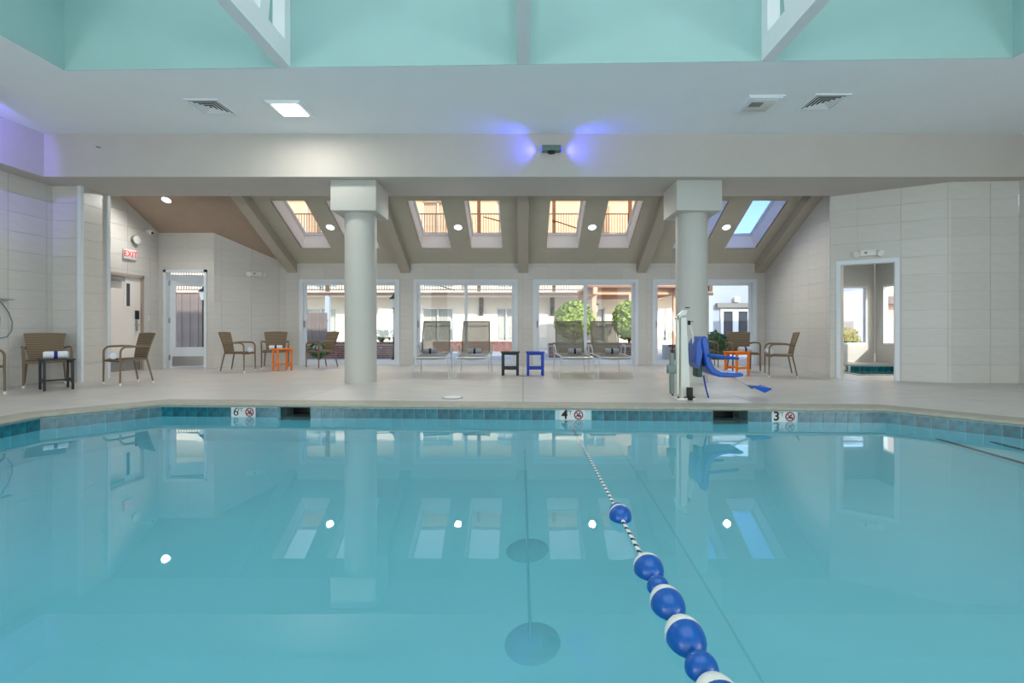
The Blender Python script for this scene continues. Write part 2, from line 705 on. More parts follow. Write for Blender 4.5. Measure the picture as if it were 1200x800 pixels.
# joint bottoms
mb = MB()
for x in sx[1:-1]:
    mb.box((x - .02, 6.3 if abs(x) < 5.8 else -6, -0.06), (x + .02, 12.8, -0.015))
mb.box((-9.5, 8.98, -0.06), (8.0, 9.02, -0.015))
mb.build('joint_filler', mat('joint_filler', (128, 124, 116), 0.9), floor)

# ------------------------------------------------------------------ tiled walls
TW, TH = 0.65, 0.32
_tile_cache = {}


def tile_mesh(poly):
    key = tuple((round(p[0], 4), round(p[1], 4)) for p in poly)
    if key not in _tile_cache:
        mb = MB().prism([(p[0], 0, p[1]) for p in poly], (0, 0.008, 0))
        _tile_cache[key] = mb.mesh('tile', M_TILE)
    return _tile_cache[key]


def tiled_wall(name, p0, p1, regions, u_off=0.0, thick=0.14, back=M_GROUT, tiles=True):
    """wall seen from its room: p0 left end, p1 right end; regions are convex (u, z) polygons"""
    p0, p1 = Vector(p0), Vector(p1)
    ang = math.atan2(p1.y - p0.y, p1.x - p0.x)
    mb = MB()
    for r in regions:
        mb.prism([(u, 0.008, z) for u, z in r], (0, thick, 0))
    w = struct(mb.build(name, back, None, (p0.x, p0.y, 0), ang))
    if not tiles:
        return w
    umax = max(u for r in regions for u, z in r)
    zmax = max(z for r in regions for u, z in r)
    for r in regions:
        rc = ccw(r)
        for i in range(int(math.floor((0 - u_off) / TW)) - 1, int((umax - u_off) / TW) + 2):
            for j in range(0, int(zmax / TH) + 2):
                u0, z0 = u_off + i * TW, j * TH
                g = 0.0025
                cell = [(u0 + g, z0 + g), (u0 + TW - g, z0 + g), (u0 + TW - g, z0 + TH - g), (u0 + g, z0 + TH - g)]
                pc = clip_convex(cell, rc)
                if len(pc) < 3 or abs(area(pc)) < 0.0015:
                    continue
                loc = [(u - u0, z - z0) for u, z in pc]
                link('tile', tile_mesh(loc), w, (u0, 0, z0))
    return w


def rect(u0, u1, z0, z1):
    return [(u0, z0), (u1, z0), (u1, z1), (u0, z1)]


# left pier: side wall, return, inner side
tiled_wall('wall_left', (-8.42, 4.5), (-8.42, 8.70), [rect(0, 4.2, 0, 3.52)], u_off=0.2)
tiled_wall('wall_left_return', (-8.42, 8.70), (-7.90, 8.70), [rect(0, 0.52, 0, 3.52)], thick=.02)
tiled_wall('wall_left_pier', (-7.90, 8.73), (-7.98, 9.34), [rect(0, 0.615, 0, 3.52)], thick=.05)
struct(MB().box((-9.0, 9.20, 0), (-8.02, 9.34, 4.6)).box((-8.9, 8.75, 0), (-8.10, 9.2, 3.5)).build('wall_pier_core', M_WHITE))
# wall with the service door, x = -8.73
L4X = -8.73
Y0, Y1 = 9.34, 11.65
d0, d1 = 10.22, 11.18


def zr(u):
    return zroof(Y0 + u)


L4 = Y1 - Y0
tiled_wall('wall_service', (L4X, Y0), (L4X, Y1), [
    rect(0, d0 - Y0, 0, 2.16), rect(d1 - Y0, L4, 0, 2.16),
    [(0, 2.16), (L4, 2.16), (L4, zroof(Y1) + .02), (0, zroof(Y0) + .02)]], u_off=0.1)
# wall with the glass door, y = 11.65
XA, XB = -8.73, -7.40
g0, g1 = -8.60, -7.57
tiled_wall('wall_glass_door', (XA, Y1), (XB, Y1), [
    rect(0, g0 - XA, 0, 2.36), rect(g1 - XA, XB - XA, 0, 2.36), rect(0, XB - XA, 2.36, zroof(Y1) + .02)], u_off=0.05)
# angled wall
E0, E1 = (-7.40, 11.65), (-6.22, 12.75)
Ld = math.hypot(E1[0] - E0[0], E1[1] - E0[1])
tiled_wall('wall_angled', E0, E1, [[(0, 0), (Ld, 0), (Ld, 2.68), (0, zroof(Y1) + .02)]], u_off=0.15)
# far wall with four sliding windows
WIN = [(-5.86, -3.24), (-2.87, -0.14), (0.26, 3.02), (3.38, 6.12)]
WZ = 2.24
FX0, FX1 = -6.22, 6.33
reg = [rect(0, FX1 - FX0, WZ, 2.70)]
e = [FX0] + [x for w in WIN for x in w] + [FX1]
for i in range(0, len(e), 2):
    reg.append(rect(e[i] - FX0, e[i + 1] - FX0, 0, WZ))
tiled_wall('wall_far', (FX0, D), (FX1, D), reg, u_off=0.36)
# alcove right side
RY = 10.05
tiled_wall('wall_alcove_right', (6.33, D), (6.33, RY), [[(0, 0), (D - RY, 0), (D - RY, zroof(RY)), (0, zroof(D))]], u_off=0.0)
# angled wall with the doorway to the spa room
Q0, Q1 = (5.93, 9.40), (7.44, 8.45)
Lq = math.hypot(Q1[0] - Q0[0], Q1[1] - Q0[1])
o0, o1 = 0.10, 1.07
tiled_wall('wall_doorway', Q0, Q1, [rect(0, o0, 0, WZ), rect(o1, Lq, 0, WZ), rect(0, Lq, WZ, 3.52)], u_off=o1 - 2 * TW + 0.02)
struct(MB().prism([(5.94, 9.415, 0), (6.07, 9.415, 0), (6.46, 10.04, 0), (6.36, 10.04, 0)], (0, 0, 4.8)).build('wall_doorway_return', M_WHITE))
tiled_wall('wall_right_return', Q1, (8.56, 8.40), [rect(0, 1.12, 0, 3.52)], u_off=0.0)
tiled_wall('wall_right', (8.56, 8.40), (8.56, 4.5), [rect(0, 3.9, 0, 3.52)], u_off=0.0)
# white corner beads and the walls of the hall outside the view
struct(MB().box((-7.945, 8.665, 0), (-7.875, 8.72, 3.5)).build('trim_1', M_FRAME))
struct(MB().box((-8.03, 9.315, 0), (-7.95, 9.37, 3.5)).build('trim_2', M_FRAME))
struct(MB().box((-8.56, -6.2, 0), (-8.42, 4.5, 4.3)).build('wall_left_near', M_COLUMN))
struct(MB().box((8.56, -6.2, 0), (8.70, 4.5, 4.3)).build('wall_right_near', M_COLUMN))
struct(MB().box((-8.7, -6.34, 0), (8.7, -6.2, 4.3)).build('wall_back', M_COLUMN))

# ------------------------------------------------------------------ ceilings
# beam across the hall and its side returns
struct(MB().box((-9.1, 8.17, ZB), (9.4, 9.35, 5.1)).build('ceiling_beam', M_BEAM))
struct(MB().box((-9.1, -6.2, ZB), (-8.05, 8.17, 5.1)).build('ceiling_beam_left', M_BEAM))
struct(MB().box((8.50, -6.2, ZB), (9.4, 8.17, 5.1)).build('ceiling_beam_right', M_BEAM))
RCL, RCR, RCB = (-5.82, 6.17), (5.92, 5.88), -3.2
mb = MB()
for p in minus_convex([[(-8.06, -6.2), (8.51, -6.2), (8.51, 8.18), (-8.06, 8.18)]],
                      [(-5.82, RCB), (5.92, RCB), RCR, RCL]):
    mb.prism([(x, y, ZC) for x, y in ccw(p)], (0, 0, 0.12))
struct(mb.build('ceiling', M_WHITE))
RZ = 6.9
mb = MB()
mb.prism([(RCL[0], RCL[1] - .006, ZC + .0005), (RCR[0], RCR[1] - .006, ZC + .0005), (RCR[0], RCR[1] + .1, ZC + .0005), (RCL[0], RCL[1] + .1, ZC + .0005)], (0, 0, RZ - ZC))
mb.box((-5.92, RCB, ZC + .0005), (-5.814, 6.2, RZ))
mb.box((5.914, RCB, ZC + .0005), (6.02, 5.9, RZ))
mb.box((-5.92, RCB - .1, ZC + .0005), (6.02, RCB, RZ))
struct(mb.build('ceiling_recess', M_TEAL))
mb = MB()
mb.prism([(-5.95, -3.4, 8.2), (6.05, -3.4, 8.2), (6.05, 6.3, 8.2), (-5.95, 6.3, 8.2)], (0, 0, 0.1))
mb.box((-6.0, -3.4, RZ), (-5.9, 6.3, 8.3)).box((6.0, -3.4, RZ), (6.1, 6.3, 8.3)).box((-6, 6.15, RZ), (6.1, 6.3, 8.3)).box((-6, -3.4, RZ), (6.1, -3.3, 8.3))
struct(mb.build('ceiling_recess_top', M_WHITE))

# white trusses under the recess
for k, X in enumerate((-2.99, 0.0, 2.99)):
    yw = 6.17 + (X + 5.82) / 11.74 * (5.88 - 6.17)
    r = thing('roof_truss', ['white painted timber truss at the left of the aqua ceiling recess',
                             'white painted timber truss in the middle of the aqua recess, seen end on',
                             'white painted timber truss at the right of the aqua ceiling recess'][k], 'truss', (X, yw, ZC), 0, 'trusses in the ceiling recess')
    h = 0.075
    MB().box((-h, -0.15, 0.0), (h, -0.005, 2.6)).build('post', M_TRUSS, r)
    MB().box((-h, -9.2, 0.0), (h, -0.15, 0.27)).build('tie_beam', M_TRUSS, r)
    for (ya, za, yb, zb) in ((-0.62, 0.2, -0.30, 2.4), (-0.85, 0.2, -2.6, 2.4)):
        t = Vector((0, yb - ya, zb - za)).normalized()
        nrm = Vector((0, -t.z, t.y)) * 0.09
        a, b = Vector((0, ya, za)), Vector((0, yb, zb))
        MB().prism([a - nrm + Vector((-h * .9, 0, 0)), b - nrm + Vector((-h * .9, 0, 0)), b + nrm + Vector((-h * .9, 0, 0)), a + nrm + Vector((-h * .9, 0, 0))],
                   (2 * h * .9, 0, 0)).build('brace', M_TRUSS, r)

# low sloping roof with eight skylight openings
SKY = [(-5.55, -4.80), (-4.35, -3.58), (-2.55, -1.80), (-1.30, -0.52), (0.59, 1.385), (1.88, 2.65), (3.75, 4.52), (5.05, 5.82)]
SY0, SY1 = 10.68, 12.20
NRM = Vector((0, SL, 1)).normalized()
HB = 0.46


def roof_cells(xs, ys, hole, lift):
    mb = MB()
    for i in range(len(xs) - 1):
        for j in range(len(ys) - 1):
            xc, yc = (xs[i] + xs[i + 1]) / 2, (ys[j] + ys[j + 1]) / 2
            if hole and SY0 < yc < SY1 and any(a < xc < b for a, b in SKY):
                continue
            q = [Vector((x, y, zroof(y))) + NRM * lift for x, y in ((xs[i], ys[j]), (xs[i + 1], ys[j]), (xs[i + 1], ys[j + 1]), (xs[i], ys[j + 1]))]
            mb.prism(q, NRM * 0.03)
    return mb


xs = sorted([-6.05, 6.5] + [x for s in SKY for x in s])
ys = [9.2, SY0, SY1, 13.05]
struct(roof_cells(xs, ys, True, 0).build('ceiling_slope', M_TAUPE))
struct(roof_cells(xs, ys, True, HB - .03).build('roof_top', M_SHINGLE))
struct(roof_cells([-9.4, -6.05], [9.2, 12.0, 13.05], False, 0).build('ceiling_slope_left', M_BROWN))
# rafters
for k, X in enumerate((-6.05, -3.08, 0.0, 3.10, 6.20)):
    a, b = Vector((X - .125, 9.2, zroof(9.2))), Vector((X - .125, D, zroof(D)))
    dn = Vector((0, 0, -0.25))
    struct(MB().prism([a, b, b + dn, a + dn], (0.25, 0, 0)).build('trim_%d' % (k + 3), M_RAFTER))
# skylights
for k, (xa, xb) in enumerate(SKY):
    def sp(x, y, h):
        return Vector((x, y, zroof(y))) + NRM * h
    mb = MB()
    c0 = [sp(xa, SY0, 0), sp(xb, SY0, 0), sp(xb, SY1, 0), sp(xa, SY1, 0)]
    nn = [Vector((0, 1, 0)), Vector((-1, 0, 0)), Vector((0, -1, 0)), Vector((1, 0, 0))]
    outs = [Vector((0, -.03, SL * .03)), Vector((.03, 0, 0)), Vector((0, .03, -SL * .03)), Vector((-.03, 0, 0))]
    for i in range(4):
        p, q = c0[i], c0[(i + 1) % 4]
        mb.prism([p + NRM * .001, q + NRM * .001, q + NRM * (HB + .02), p + NRM * (HB + .02)], outs[i])
    w = struct(mb.build('window_%d' % (k + 5), M_SHAFT))
    fr = MB()
    fw = 0.045
    ya = fw / math.sqrt(1 + SL * SL)
    o = [sp(xa, SY0, HB - .05), sp(xb, SY0, HB - .05), sp(xb, SY1, HB - .05), sp(xa, SY1, HB - .05)]
    n_ = [sp(xa + fw, SY0 + ya, HB - .05), sp(xb - fw, SY0 + ya, HB - .05), sp(xb - fw, SY1 - ya, HB - .05), sp(xa + fw, SY1 - ya, HB - .05)]
    for i in range(4):
        j = (i + 1) % 4
        fr.prism([o[i], o[j], n_[j], n_[i]], NRM * 0.05)
    fr.build('window_frame', M_FRAME, w)
    MB().prism([sp(xa + .02, SY0 + .02, HB - .02), sp(xb - .02, SY0 + .02, HB - .02), sp(xb - .02, SY1 - .02, HB - .02), sp(xa + .02, SY1 - .02, HB - .02)],
               NRM * 0.004).build('window_pane', M_CLEARSKY if k > 5 else M_AMBER, w)

# ------------------------------------------------------------------ columns
for k, (cx, cy) in enumerate(((-2.91, 8.72), (3.02, 8.72))):
    c = thing('column', ['round grey column between the pool and the second chaise lounge group, left one',
                         'round grey column behind the blue pool lift seat'][k] if k else 'round grey column in front of the left sliding window', 'column', (cx, cy, 0), 0, 'columns under the beam')
    MB().lathe([(0.275, 0), (0.275, 2.99)], 48).build('shaft', M_COLUMN, c)
    MB().rbox((-.39, -.39, 2.975), (.39, .39, 3.50), 0.008).build('capital', M_COLUMN, c)

# ------------------------------------------------------------------ sliding windows
for k, (xa, xb) in enumerate(WIN):
    w = struct(MB().box((xa, D - .03, 0.0), (xa + .09, D + .15, WZ)).box((xb - .09, D - .03, 0.0), (xb, D + .15, WZ))
               .box((xa + .09, D - .03, WZ - .08), (xb - .09, D + .15, WZ)).box((xa + .09, D - .0, 0.0), (xb - .09, D + .15, 0.05)).build('window_%d' % (k + 1), M_FRAME))
    xm = (xa + xb) / 2
    for s, (a, b, y) in enumerate(((xa + .09, xm + .04, D + .05), (xm - .04, xb - .09, D + .09))):
        f = MB()
        t = 0.07
        f.box((a, y, .05), (a + t, y + .035, WZ - .08)).box((b - t, y, .05), (b, y + .035, WZ - .08))
        f.box((a + t, y, WZ - .15), (b - t, y + .035, WZ - .08)).box((a + t, y, .05), (b - t, y + .035, .13))
        fr = f.build('sash', M_FRAME, w)
        MB().box((a + t - .01, y + .014, .12), (b - t + .01, y + .02, WZ - .14)).build('window_pane', M_GLASS, fr)
    MB().rbox((xa + .10, D + .02, 0.98), (xa + .13, D + .05, 1.16), .008).build('pull_handle', M_ALU, w)

# ------------------------------------------------------------------ service door (left)
dr = struct(MB().box((-.10, d0, 0), (.02, d0 + .05, 2.16)).box((-.10, d1 - .05, 0), (.02, d1, 2.16)).box((-.10, d0, 2.10), (.02, d1, 2.16)).build('door_1', M_DOORF, None, (L4X, 0, 0)))
lf = MB().box((-.07, d0 + .05, .01), (-.03, d1 - .05, 2.10)).build('door_leaf', M_DOOR, dr)
MB().box((-.03, d0 + .06, .02), (-.027, d1 - .06, .26)).build('kick_plate', M_STEEL, lf)
MB().box((-.031, 10.68, 1.40), (-.015, 10.86, 2.00)).build('vision_frame', M_DOOR, lf)
MB().box((-.016, 10.725, 1.45), (-.012, 10.815, 1.95)).build('vision_pane', M_DGLASS, lf)
MB().rbox((-.03, 10.24, 1.98), (.05, 10.62, 2.07), .01).build('door_closer', M_STEEL, lf)
MB().rbox((-.03, 10.97, 1.16), (.012, 11.06, 1.36), .01).build('key_reader', M_BLACK, lf)
MB().rbox((-.03, 10.985, .90), (-.01, 11.05, 1.14), .01).tube([(-.02, 11.02, 1.03), (.035, 11.02, 1.03), (.04, 10.90, 1.03)], .011).build('lever_handle', M_STEEL, lf)

# glass door
gr = struct(MB().box((g0, -.03, 0), (g0 + .06, .12, 2.36)).box((g1 - .06, -.03, 0), (g1, .12, 2.36)).box((g0, -.03, 2.30), (g1, .12, 2.36)).build('door_2', M_FRAME, None, (0, Y1, 0)))
gw = (g1 - g0) - .14
lf = MB()
lf.box((0, 0, .02), (.13, .045, 2.26)).box((gw - .13, 0, .02), (gw, .045, 2.26)).box((.13, 0, 1.98), (gw - .13, .045, 2.26)).box((.13, 0, .02), (gw - .13, .045, .50))
lf = lf.build('door_leaf', M_FRAME, gr, (g0 + .07, .08, 0), math.radians(14))
MB().box((.12, .02, .49), (gw - .12, .026, 1.99)).build('door_pane', M_GLASS, lf)
MB().box((.06, -.004, .05), (gw - .04, 0, .28)).build('kick_plate', M_STEEL, lf)
mb = MB()
for z in (.25, 1.15, 2.05):
    mb.box((-.02, -.012, z - .06), (.02, .02, z + .06))
mb.build('hinge', M_STEEL, lf)

# spa doorway casing
qa = math.atan2(Q1[1] - Q0[1], Q1[0] - Q0[0])
struct(MB().box((o0, -.02, 0), (o0 + .07, .17, 2.17)).box((o1 - .07, -.02, 0), (o1, .17, 2.17)).box((o0, -.02, 2.17), (o1, .17, 2.24)).build('door_3', M_FRAME, None, (*Q0, 0), qa))

# ------------------------------------------------------------------ swimming pool
pool = thing('swimming_pool', 'large swimming pool of clear turquoise water with a teal tile waterline', 'pool', (0, 0, 0))
# floor of the basin: shallow right, slope, deep left
FB = [(-6.0, -1.95), (-4.0, -1.80), (1.10, -1.20), (6.0, -1.00)]
mb = MB()
for (xa, za), (xb, zb) in zip(FB[:-1], FB[1:]):
    mb.prism([(xa, -4.2, za), (xb, -4.2, zb), (xb, 6.6, zb), (xa, 6.6, za)], (0, 0, -0.1))
mb.build('basin_floor', M_PLASTER, pool)
MB().box((1.094, -4, -1.205), (1.106, 6.03, -1.198)).build('slope_line', mat('slope_line', (146, 219, 230), .7), pool)
NICHE = [(-3.11, -2.69), (2.31, 2.73)]


def edge_y(x):
    return 6.25 + (x + 4.64) / (4.33 + 4.64) * (5.82 - 6.25)


mb = MB()
n = len(POOL)
for i in range(n):
    p, q = Vector(POOL[i]), Vector(POOL[(i + 1) % n])
    ed = (q - p).normalized()
    nrm = Vector((ed.y, -ed.x))
    segs = [(p, q)]
    if i == 3:                                  # far side, right to left, with two skimmer niches
        cut = [p] + [Vector((x, edge_y(x))) for x in (2.73, 2.31, -2.69, -3.11)] + [q]
        segs = [(cut[0], cut[1]), (cut[2], cut[3]), (cut[4], cut[5])]
        for a, b in ((cut[1], cut[2]), (cut[3], cut[4])):
            mb.prism([(a.x, a.y, -.38), (b.x, b.y, -.38), (b.x, b.y, -2.1), (a.x, a.y, -2.1)], (nrm.x * .05, nrm.y * .05, 0))
    for a, b in segs:
        mb.prism([(a.x, a.y, -.04), (b.x, b.y, -.04), (b.x, b.y, -2.1), (a.x, a.y, -2.1)], (nrm.x * .05, nrm.y * .05, 0))
mb.build('basin_wall', M_PLASTER, pool)
# waterline tiles, one object each
TT = 0.147


def waterline(a, b, parent, zt=-0.05, mark=(), w=TT, grout=True):
    """row of tiles from a to b on the pool side; spans in mark (distance from a) stay free"""
    a, b = Vector(a), Vector(b)
    L = (b - a).length
    ang = math.atan2(b.y - a.y, b.x - a.x)
    kn = max(1, round(L / w))
    m = L / kn
    if grout:
        MB().box((0, -.004, zt - .165), (L, 0.004, zt + .012)).build('waterline_grout', M_POOLGROUT, parent, (a.x, a.y, 0), ang)
    me = MB().box((.003, -.010, zt - .152), (m - .003, 0, zt - .004)).mesh('tile', M_POOLTILE)
    for i in range(kn):
        if any(s0 - .01 < i * m + m / 2 < s1 + .01 for s0, s1 in mark):
            continue
        link('tile', me, parent, (a.x + math.cos(ang) * i * m, a.y + math.sin(ang) * i * m, 0), ang)
    return ang


def pxx(px):       # X on the far pool side for a photo column
    lo, hi = -6, 6
    for _ in range(50):
        m = (lo + hi) / 2
        if 613 + 570 * m / edge_y(m) < px:
            lo = m
        else:
            hi = m
    return lo


marks = [(272, 300, '6', 'FT'), (656, 685, '4', 'FT'), (904, 932, '3', 'FT')]
mk = [(pxx(a), pxx(b)) for a, b, _, _ in marks]
fa = Vector((-4.64, 6.25))
edv = (Vector((4.33, 5.82)) - fa).normalized()


def dist(x):
    return (x - fa.x) / edv.x


spans = [(-4.64, -3.11), (-2.69, 2.31), (2.73, 4.33)]
for xa, xb in spans:
    A, B = (xa, edge_y(xa)), (xb, edge_y(xb))
    mm = [(dist(s0) - dist(xa), dist(s1) - dist(xa)) for s0, s1 in mk if xa <= s0 <= xb]
    waterline(A, B, pool, mark=mm)
waterline(POOL[5], POOL[4], pool)
waterline((-5.37, 0.2), POOL[5], pool)
waterline(POOL[3], POOL[2], pool)
waterline(POOL[2], (5.40, 0.2), pool)
# skimmer niches
for xa, xb in NICHE:
    ya, yb = edge_y(xa), edge_y(xb)
    nb = MB()
    nb.box((xa - .03, ya, -.04), (xa, ya + .42, -.40)).box((xb, yb, -.04), (xb + .03, yb + .42, -.40))
    nb.box((xa, ya - .0, -.38), (xb, ya + .42, -.40))
    nc = nb.build('skimmer_niche', M_POOLGROUT, pool)
    MB().box((xa, ya + .40, -.045), (xb, ya + .42, -.38)).build('skimmer_mouth', M_BLACK, nc)
    MB().box((xa + .1, ya + .385, -.05), (xb - .12, ya + .40, -.075)).build('skimmer_plate', M_CAP, nc)
    me = MB().box((.003, -.008, -.20), (.19, 0, -.055)).mesh('tile', M_POOLTILE)
    for i in range(2):
        link('tile', me, nc, (xa, ya + .20 * (i + 1) - .01, 0), -PI / 2)
        link('tile', me, nc, (xb, yb + .20 * i + .01, 0), PI / 2)

# depth markers: white plate, numeral, FT, no-diving sign
for (s0, s1), (_, _, num, ft) in zip(mk, marks):
    ang = math.atan2(edv.y, edv.x)
    pl = MB().box((0, -.012, -.205), (s1 - s0, 0, -.052)).build('depth_marker', M_MARK, pool, (s0, edge_y(s0), 0), ang)
    Wd = s1 - s0
    t = link('numeral', text_mesh(num, 0.15, 'numeral', M_BLACK, .001, 0.0 if num == '6' else .004), pl, (Wd * .19, -.0135, -.110))
    t.rotation_euler = (PI / 2, 0, 0)
    t = link('unit_text', text_mesh(ft, 0.066, 'unit_text', M_BLACK, .001), pl, (Wd * .37, -.0135, -.085))
    t.rotation_euler = (PI / 2, 0, 0)
    ring = MB()
    R, cxm, czm = .050, Wd * .76, -.110
    pts = [(cxm + R * math.cos(a), -.013, czm + R * math.sin(a)) for a in [2 * PI * i / 24 for i in range(25)]]
    ring.tube(pts, .0075, 6, cap=False)
    c45 = R * .7
    ring.tube([(cxm - c45, -.014, czm + c45), (cxm + c45, -.014, czm - c45)], .0065, 6)
    ring.build('no_diving_ring', M_RED, pl)
    dv = MB()
    dv.lathe([(0, -.011), (.011, -.004), (.011, .004), (0, .011)], 10, M=Matrix.Translation((cxm + .012, -.0125, czm + .018)))
    dv.tube([(cxm - .03, -.0125, czm - .022), (cxm - .008, -.0125, czm + .002), (cxm + .03, -.0125, czm - .012)], .007, 6)
    dv.tube([(cxm - .008, -.0125, czm + .002), (cxm + .004, -.0125, czm - .03)], .006, 6)
    dv.build('diver_figure', M_BLACK, pl)

# coping, one piece per side and chamfer
for i in range(n):
    p, q = POOL[i], POOL[(i + 1) % n]
    po, qo = pool_out[i], pool_out[(i + 1) % n]
    L = math.hypot(q[0] - p[0], q[1] - p[1])
    kp = max(1, round(L / 1.5))
    for k in range(kp):
        def lp(a, b, t):
            return (a[0] + (b[0] - a[0]) * t, a[1] + (b[1] - a[1]) * t)
        g = .0015 / L
        t0, t1 = k / kp + g, (k + 1) / kp - g
        a, b, c, d = lp(p, q, t0), lp(p, q, t1), lp(po, qo, t1), lp(po, qo, t0)
        ed = Vector((q[0] - p[0], q[1] - p[1])).normalized()
        iv = Vector((-ed.y, ed.x))                       # into the pool
        prof = [(-.0, -.045), (.022, -.042), (.032, -.028), (.028, -.012), (.012, -.001), (-.02, .004)]
        vs, fs = [], []
        for (pa, oa) in ((a, d), (b, c)):
            for s, z in prof:
                vs.append((pa[0] + iv.x * s, pa[1] + iv.y * s, z))
            vs.append((oa[0], oa[1], .004))
            vs.append((oa[0], oa[1], -.10))
        m_ = len(prof) + 2
        for s in range(m_ - 1):
            fs.append((s, s + 1, s + 1 + m_, s + m_))
        fs.append((m_ - 1, 0, m_, 2 * m_ - 1))
        fs.append(tuple(range(m_)))
        fs.append(tuple(range(2 * m_ - 1, m_ - 1, -1)))
        MB().add(vs, fs).build('coping', M_COPING, pool)

# entry steps along the right side, dark nosing lines
for x0, dep in ((4.65, .68), (4.95, .45), (5.20, .22)):
    z = ZW - dep
    st = MB()
    st.prism([(x0, -1.0, z), (5.42, -1.0, z), (5.42, 5.6, z), (x0, 5.6, z)], (0, 0, -0.3 - (.6 if dep > .6 else 0)))
    sp_ = st.build('step', M_PLASTER, pool)
    MB().box((x0 - .004, -1.0, z - .05), (x0 + .03, 5.6, z + .004)).build('nosing', M_DARKLINE, sp_)
# darker discs and a line standing in for a dark reflection in the water
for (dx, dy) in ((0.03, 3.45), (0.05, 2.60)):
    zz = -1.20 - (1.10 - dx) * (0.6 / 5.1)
    MB().lathe([(0.0, .006), (.14, .005), (.15, .0)], 24, M=Matrix.Translation((dx, dy, zz)) @ Matrix.Rotation(-math.atan(0.6 / 5.1), 4, 'Y')).build('reflection_disc', mat('reflection_disc', (138, 212, 224), 0.7), pool)
MB().tube([(0.04, 2.60, -1.315), (0.03, 3.45, -1.318), (0.02, 5.6, -1.318)], .007, 6).build('reflection_line', mat('reflection_line', (148, 224, 235), 0.7), pool)
# water
wp = offset_poly(POOL, 0.45)
MB().prism([(x, y, -2.2) for x, y in wp], (0, 0, 2.2 + ZW)).build('water', M_WATER, pool)
# lid of a deck well
t = thing('deck_lid', 'small round white lid set in the deck by the pool edge', 'lid', (-0.97, 6.69, 0))
MB().lathe([(0.145, 0.0), (0.145, .008), (.125, .010)], 28).build('rim', M_ALU, t)
MB().lathe([(0.122, 0.0), (0.122, .013), (0.0, .016)], 28).build('cover', M_CAP, t)

# ------------------------------------------------------------------ float line
fl = thing('float_line', 'blue and white float line strung across the pool', 'rope', (0.59, 0, ZW))
MB().tube([(0.0 - .03 * (y / 5.9), y, .012 - (.11 * max(0, (y - 4.5)) / 1.4)) for y in [1.0, 1.6, 2.2, 2.8, 3.4, 4.0, 4.5, 5.0, 5.5, 5.97]], .011, 8).build('rope', M_ROPE, fl)


def egg(R, L, two):
    prof, mis = [], []
    N = 14
    for i in range(N + 1):
        a = PI * i / N
        r = max(R * math.sin(a) ** 0.92, 0.012)
        prof.append((r, L / 2 * math.cos(a) * -1))
        mis.append(1 if (two and i >= 7) else 0)
    return prof, mis


big = None
small = None
for y, R, L, two in ((2.96, .050, .085, False), (2.88, .066, .160, True), (2.245, .068, .165, True), (2.085, .048, .09, False),
                     (1.955, .068, .175, True), (1.742, .070, .180, True), (1.585, .054, .100, False), (1.44, .070, .18, True)):
    prof, mis = egg(R, L, two)
    Mx = Matrix.Rotation(-PI / 2, 4, 'X')      # axis +z -> +y
    MB().lathe(prof, 28, M=Mx, mis=mis).build('float', [M_FLOATB, M_FLOATW], fl, (-.03 * (y / 5.9), y, .012))
MB().rbox((-.07, 5.955, -.14), (.01, 5.99, -.08), .01).build('wall_anchor', M_STEEL, fl)

# ------------------------------------------------------------------ furniture


